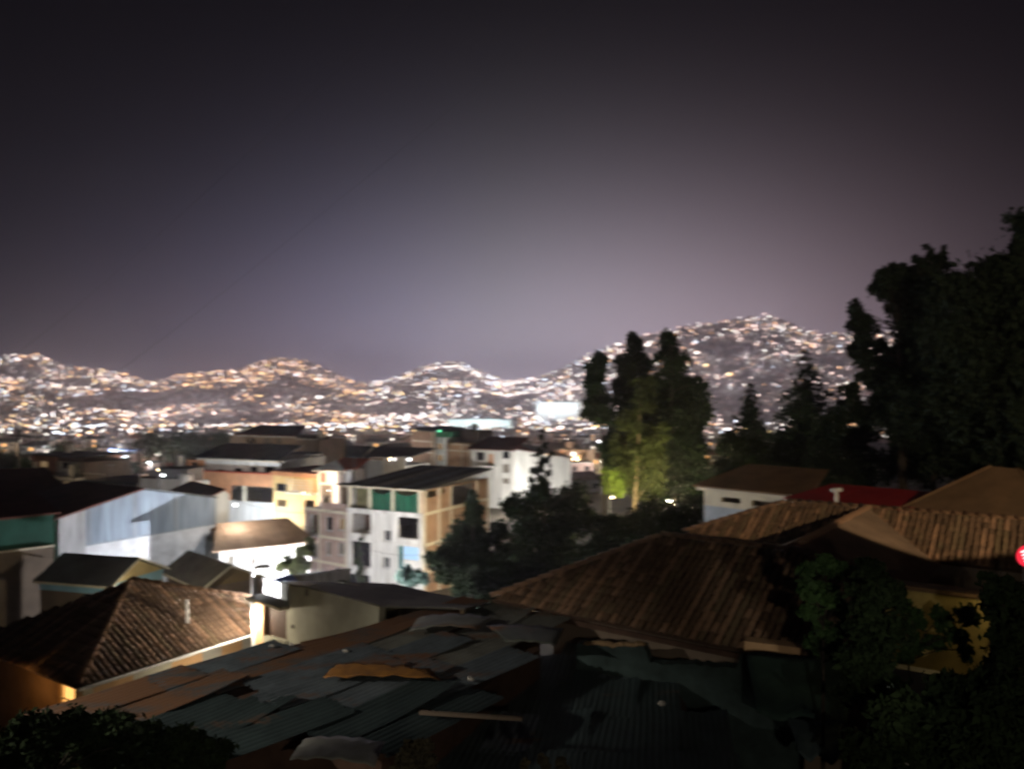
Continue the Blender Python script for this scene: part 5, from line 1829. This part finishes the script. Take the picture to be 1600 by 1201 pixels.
def tree(name, label, Y, px0, clumps, n, leaf, lm, cat='tree', group=None, dy=1.0, zb=None, trunk_r=.22, bm_=None, droop=.2, sub=18, spread=.50, limbs=True):
    """clumps as (px, py, radius px) at depth Y, scattered dy metres in depth"""
    x0 = AX(px0) * Y
    g = float(ground(x0, Y)) if zb is None else zb
    root = tag(empty(name, (x0, Y, g)), label, cat, group)
    C = []
    for px, py, rp in clumps:
        yy = Y + random.uniform(-dy, dy)
        p = P(px, py, yy) - root.location
        C.append((p.x, p.y, p.z, rp / FPX * yy))
    V, F = leaves_np(C, int(n*1.7), leaf, droop, sub, spread)
    link('crown' if cat == 'tree' else 'foliage', np_mesh('crown', V, F, lm), root)
    top = max(C, key=lambda q: q[2])
    mb = MB()
    lean = (top[0]*.7, top[1]*.5)
    hz_ = top[2] - top[3]*.3
    mb.tube([(0,0,-.3), (lean[0]*.35, lean[1]*.35, hz_*.4), (lean[0]*.8, lean[1]*.8, hz_*.75), (lean[0], lean[1], hz_)], [trunk_r, trunk_r*.75, trunk_r*.45, trunk_r*.15], 7)
    if limbs:
        for q in C[:14]:
            f_ = min(max((q[2]-q[3]*.9)/max(hz_, .1), .12), .85)
            st = Vector((lean[0]*f_, lean[1]*f_, hz_*f_))
            mb.tube([st, st.lerp(Vector(q[:3]), .55)+Vector((0,0,.1)), Vector(q[:3])], [trunk_r*.35*(1.1-f_)+.01, trunk_r*.22*(1.1-f_)+.008, .01], 5)
    mb.build('trunk' if cat == 'tree' else 'stems', bm_ or bark, root, smooth=True)
    return root

def conifer(label, px, Y, pyt, wpx, n, leaf, group=None, zb=None, lm=None):
    x0 = AX(px) * Y
    g = float(ground(x0, Y)) if zb is None else zb
    root = tag(empty('conifer', (x0, Y, g)), label, 'tree', group)
    H = CZ(pyt) * Y - g
    Rb = wpx / FPX * Y
    mb = MB().tube([(0,0,-.3),(0,0,H*.97)], [.22,.02], 7)
    pts = []
    nl = 36
    for i in range(nl):
        t = (i + .5) / nl
        z = H * (.08 + .92 * t)
        R_ = Rb * (1 - t) ** .85 * random.uniform(.85, 1.2) + .2
        nb = 7
        for k in range(nb):
            th = 2*math.pi*(k + random.random()*.8)/nb
            rr = R_ * random.uniform(.6, 1.1)
            e = Vector((math.cos(th)*rr, math.sin(th)*rr, z - rr*.28))
            if R_ > .4: mb.tube([(0,0,z), tuple(e)], [.03,.008], 4, cap=False)
            m_ = max(3, int(rr*5))
            for q in range(m_):
                f_ = (q+1)/m_
                pts.append((e.x*f_, e.y*f_, z-(rr*.28)*f_**1.4, .16+.22*rr*.5*(1-.4*f_)))
    pts.append((0,0,H-.1,.12))
    V, F = leaves_np(pts, int(n*3.2), leaf*1.25, .6, 3, .7)
    link('crown', np_mesh('crown', V, F, lm or lf_needle), root)
    mb.build('trunk', bark, root)
    return root

random.seed(3)
# the tall group right of centre
tree('tall_tree', 'slim dark tall tree at the left of the tall group', 69, 945, [(938,562,13),(934,580,19),(930,602,21),(938,622,20),(926,645,15),(945,650,17),(918,630,9),(955,680,14),(948,700,15),(955,722,16),(946,745,15)], 6500, .42, lf_dark, dy=.9)
tree('tall_tree', 'tall tree with a narrow pointed top in the middle of the group', 72, 990, [(990,527,10),(991,545,16),(988,568,22),(982,595,24),(997,615,24),(968,565,10),(1008,575,16),(985,640,26),(1005,655,24),(975,680,24),(1000,700,28),(985,730,26),(1012,640,22),(962,600,10)], 11000, .42, lf_dark, dy=1.1)
tree('tall_tree', 'tallest and broadest dark tree at the right of the tall group', 70, 1055, [(1046,524,11),(1047,542,18),(1050,566,26),(1056,595,34),(1064,628,38),(1058,668,42),(1078,610,26),(1094,600,12),(1088,650,26),(1060,712,44),(1040,640,26),(1055,755,44),(1085,700,24),(1082,760,30),(1022,600,20),(1024,640,26),(1020,690,28),(1028,735,30),(1030,560,12),(1100,640,16)], 20000, .42, lf_dark, dy=1.6)
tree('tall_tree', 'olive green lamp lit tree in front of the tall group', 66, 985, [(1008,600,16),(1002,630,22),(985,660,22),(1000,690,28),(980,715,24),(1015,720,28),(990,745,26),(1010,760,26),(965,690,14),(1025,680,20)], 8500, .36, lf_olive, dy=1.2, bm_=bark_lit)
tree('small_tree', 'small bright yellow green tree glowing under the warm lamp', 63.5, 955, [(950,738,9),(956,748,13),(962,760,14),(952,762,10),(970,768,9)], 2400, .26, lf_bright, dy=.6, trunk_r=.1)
# conifers
conifer('smaller dark conifer between the tall group and the large conifer', 1172, 74, 598, 112, 15000, .34)
conifer('large dark conifer with lights showing through its branches', 1260, 70, 545, 152, 21000, .34)
conifer('narrow dark conifer in front of the brick side wall', 738, 63, 766, 34, 5000, .26)
# the black mass at the right
tree('pine_tree', 'dark pine with rounded lobes and gaps at the left of the black tree mass', 44, 1415, [(1336,483,13),(1343,494,14),(1334,508,14),(1350,512,18),(1372,448,16),(1386,430,17),(1400,425,18),(1410,440,26),(1395,452,20),(1338,548,13),(1345,530,12),(1352,560,18),(1372,545,18),(1360,590,20),(1380,580,24),(1330,610,16),(1345,640,22),(1310,660,20),(1405,560,30),(1400,610,36),(1430,470,38),(1440,530,48),(1440,600,52),(1420,660,46),(1385,650,28),(1450,430,26)], 26000, .30, lf_needle, dy=1.8, trunk_r=.35)
tree('pine_tree', 'huge black evergreen filling the upper right edge', 40, 1570, [(1475,460,34),(1500,470,40),(1535,440,34),(1560,420,34),(1585,395,26),(1598,375,16),(1620,360,40),(1500,540,66),(1560,520,74),(1610,480,80),(1490,620,66),(1560,620,80),(1630,600,90),(1500,700,60),(1580,710,70)], 34000, .32, lf_needle, dy=2.6, trunk_r=.4)
tree('feathery_tree', 'tree with a star shaped feathery top above the black tree mass', 42, 1462, [(1448,385,5),(1452,395,7),(1457,404,8),(1474,388,5),(1473,398,7),(1470,408,9),(1430,405,8),(1442,412,9),(1490,413,5),(1480,416,8),(1462,420,14),(1440,430,16),(1485,440,18),(1462,460,30),(1460,520,34),(1460,600,40)], 9000, .22, lf_needle, dy=.7, trunk_r=.2)
conifer('ragged black conifer at the far right beside the huge evergreen', 1596, 37, 362, 75, 9000, .3)
tree('dark_tree', 'dark bushy tree in front of the black mass above the brown roof', 50, 1330, [(1320,640,22),(1300,690,30),(1350,690,34),(1330,730,36),(1280,730,26),(1390,720,38),(1420,730,34),(1460,715,40),(1500,700,40),(1540,705,40)], 11000, .3, lf_needle, dy=1.6)
tree('dark_tree', 'low dark tree at the foot of the conifers', 58, 1190, [(1150,700,28),(1190,720,32),(1230,710,30),(1170,745,28),(1125,735,24),(1230,748,24),(1140,690,18)], 6000, .3, lf_dark, dy=1.4)
# the dark trees in the middle
tree('dark_tree', 'dark spreading tree covering the foot of the brick side wall', 58, 735, [(742,800,16),(735,825,24),(712,838,14),(700,860,22),(686,878,20),(672,870,9),(740,860,38),(770,835,22),(775,880,36),(705,895,24),(740,905,34)], 13000, .30, lf_dark, dy=1.8)
tree('dark_tree', 'broad dark tree crown between the brick wall and the tall group', 57, 850, [(800,790,20),(825,790,26),(850,765,16),(870,790,30),(895,770,24),(830,835,46),(880,845,46),(905,810,30),(850,890,46),(800,880,36),(900,890,40)], 15000, .32, lf_dark, dy=2.2)
tree('dark_tree', 'dark tree crown below the tall group, above the tiled hip', 54, 990, [(945,830,26),(975,820,30),(1010,815,34),(1050,810,36),(1085,800,28),(960,870,40),(1010,850,40),(1000,900,36),(930,880,34),(1060,835,30),(1100,790,18)], 13000, .32, lf_dark, dy=2.0)
tree('small_tree', 'thin dark tree standing against the white warehouse', 125, 849, [(848,672,5),(847,684,8),(850,696,9),(840,705,10),(856,712,10),(846,722,13),(838,735,13),(856,738,12),(845,752,16),(832,750,9)], 2600, .42, lf_dark, dy=.8, trunk_r=.16, sub=6, spread=.36)
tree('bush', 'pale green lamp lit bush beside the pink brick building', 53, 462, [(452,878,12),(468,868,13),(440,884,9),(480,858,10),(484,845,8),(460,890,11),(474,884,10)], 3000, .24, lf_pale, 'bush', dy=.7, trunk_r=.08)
tree('small_tree', 'slender young tree silhouetted against the white building front', 73.2, 561, [(563,842,4),(561,852,5),(563,863,6),(559,874,7),(563,884,7),(559,895,7),(562,906,7)], 1500, .22, lf_dark, dy=.3, trunk_r=.07, sub=6)
tree('bush', 'spiky blue green plant at the foot of the white building', 60, 640, [(636,893,9),(650,898,10),(625,902,8),(642,906,10),(660,904,9)], 1500, .40, mat('leaf_blue_green', (.10,.17,.14), col2=(.03,.06,.05)), 'bush', dy=.5, trunk_r=.06)
# dark trees on the slope at the left
for px, Y, py, rp, lab in ((275,205,690,26,'round dark tree right of the glowing open shed'),(312,214,684,28,'dark tree left of the brown building with the red roof'),(345,220,690,20,'dark tree tucked behind the orange balcony house'),(235,224,688,16,'small dark tree beside the utility pole'),(40,150,730,22,'dark tree in the shadow at the far left'),(150,160,722,26,'dark tree below the glowing open shed'),(8,170,715,18,'dark tree cut by the left edge'),(190,150,735,24,'dark low tree above the red brown roof'),(100,215,700,16,'dark tree between the lights at the left'),(540,150,722,10,'small dark tree behind the metal roofed building')):
    tree('dark_tree', lab, Y, px, [(px,py,rp*.8),(px-rp*.6,py+rp*.4,rp*.7),(px+rp*.6,py+rp*.3,rp*.7),(px,py+rp*.9,rp*.8)], 1600, .8, lf_dark, dy=2.5, trunk_r=.25)
# near shrubs
tree('shrub', 'leafy green shrub catching lamp light beside the tiled eave', 13.6, 1285, [(1262,892,14),(1290,880,16),(1310,888,14),(1268,925,17),(1295,930,20),(1312,950,15),(1266,960,16),(1290,985,20),(1305,1015,20),(1275,1010,15),(1318,980,12)], 4200, .13, lf_green, 'shrub', dy=.5, trunk_r=.06)
tree('dark_tree', 'black leafy tree standing in front of the garden wall', 12.4, 1370, [(1365,900,26),(1350,940,28),(1390,930,26),(1362,985,34),(1395,985,20),(1360,1040,36),(1385,1080,30),(1335,1080,24)], 7000, .14, lf_dark, dy=.7, trunk_r=.12)
tree('shrub', 'sparse green shrub with its leaves in front of the ochre wall', 13.8, 1430, [(1470,965,16),(1495,990,15),(1465,1005,13),(1515,960,16),(1505,1015,13),(1412,945,10),(1425,960,13),(1418,985,14),(1428,1010,15),(1440,975,10),(1450,1000,9),(1415,1025,12)], 2300, .13, lf_green, 'shrub', dy=.25, trunk_r=.04)
tree('dark_tree', 'black tree filling the lower right corner', 10.5, 1580, [(1555,930,26),(1590,950,40),(1575,1000,40),(1560,1060,50),(1600,1090,60),(1500,1100,50),(1450,1130,50),(1400,1150,44),(1540,1160,60),(1600,1180,60),(1350,1180,40),(1450,1190,50)], 11000, .14, lf_dark, dy=.7, trunk_r=.1)
tree('shrub', 'dark shrubbery along the lower left corner below the glowing window', 11.5, 120, [(20,1180,36),(60,1150,34),(110,1130,28),(75,1195,40),(140,1150,32),(180,1135,28),(160,1190,36),(40,1130,18),(205,1160,30)], 9000, .11, lf_dark, 'shrub', dy=.6, trunk_r=.06)
tree('shrub', 'dark low shrub along the bottom left edge of the shack roof', 11.2, 280, [(230,1150,26),(265,1165,30),(300,1160,28),(330,1185,26),(250,1190,28),(290,1195,28),(215,1195,24)], 6000, .11, lf_dark, 'shrub', dy=.5, trunk_r=.05)
tree('shrub', 'dry spiky plant at the bottom middle of the picture', 10.2, 648, [(640,1172,12),(660,1168,12),(650,1190,16),(630,1195,12),(672,1190,13)], 1700, .12, mat('dry_leaf', (.07,.06,.035), col2=(.03,.026,.016)), 'shrub', dy=.3, trunk_r=.03)
tree('weed', 'thin weed stalks at the bottom edge under the dark lean-to', 10.0, 850, [(820,1192,6),(848,1187,7),(852,1197,6),(875,1190,7),(882,1198,6)], 500, .09, mat('dry_leaf', (.07,.06,.035)), 'plant', dy=.2, trunk_r=.015)

# ------------------------------------------------------------------ lamps of the nearer ground, standing out of the picture; those under the viewpoint are added fill
def off_lamp(loc, label, power, col, aim, spot=70, blend=.35):
    zb = float(ground(loc[0], loc[1]))
    r = tag(empty('street_lamp', (loc[0], loc[1], zb)), label, 'street lamp')
    h = loc[2] - zb
    MB().tube([(0,-.6,0),(0,-.6,h+.1)], [.09,.06], 8).build('pole', steel, r)
    MB().box(-.15,.15,-.65,.2,h+.1,h+.2).build('lamp_head', steel, r)
    lamp_light(r, (0,0,h), power, col, .06, spot, Vector(aim) - Vector(loc)).data.spot_blend = blend
    return r
off_lamp((19.0, 8.0, 2.6), 'floodlight off to the right that lights the brown and red roofs', 9000, (1,.74,.44), (19-.2*10, 18, 2.6+1.25), 64, .06)
off_lamp((-14.0, 9.0, 0.0), 'street lamp off to the left that grazes the shack roof', 3300, (1,.90,.74), (-5, 16, -8.0), 46, .5)
off_lamp((3.4, -1.5, -1.2), 'added unseen fill light under the viewpoint aimed at the green shrub', 950, (1,.93,.74), (5.6, 13.6, -4.1), 12, .9)  # added fill that brightens the shrub, no lamp known here
off_lamp((1.5, -1.5, -0.6), 'wide weak fill light added unseen under the viewpoint', 800, (1,.86,.66), (4.5, 18, -6.2), 92, .6)  # added fill that lifts the dim roof tiles and sheets
gl = Vector((9.15, 13.85, -3.62))
r = tag(empty('wall_lamp', (gl.x, gl.y, gl.z - 1.9)), 'small yellow lamp at the right end of the ochre garden wall', 'lamp')
MB().tube([(0,.1,0),(0,.1,1.95)], .03, 6).build('post', steel, r)
MB().blob((0,0,1.98), .07,.07,.05).build('bulb', bulb_warm, r, smooth=True)
lamp_light(r, (0,0,1.85), 15, (1,.76,.32), .05)
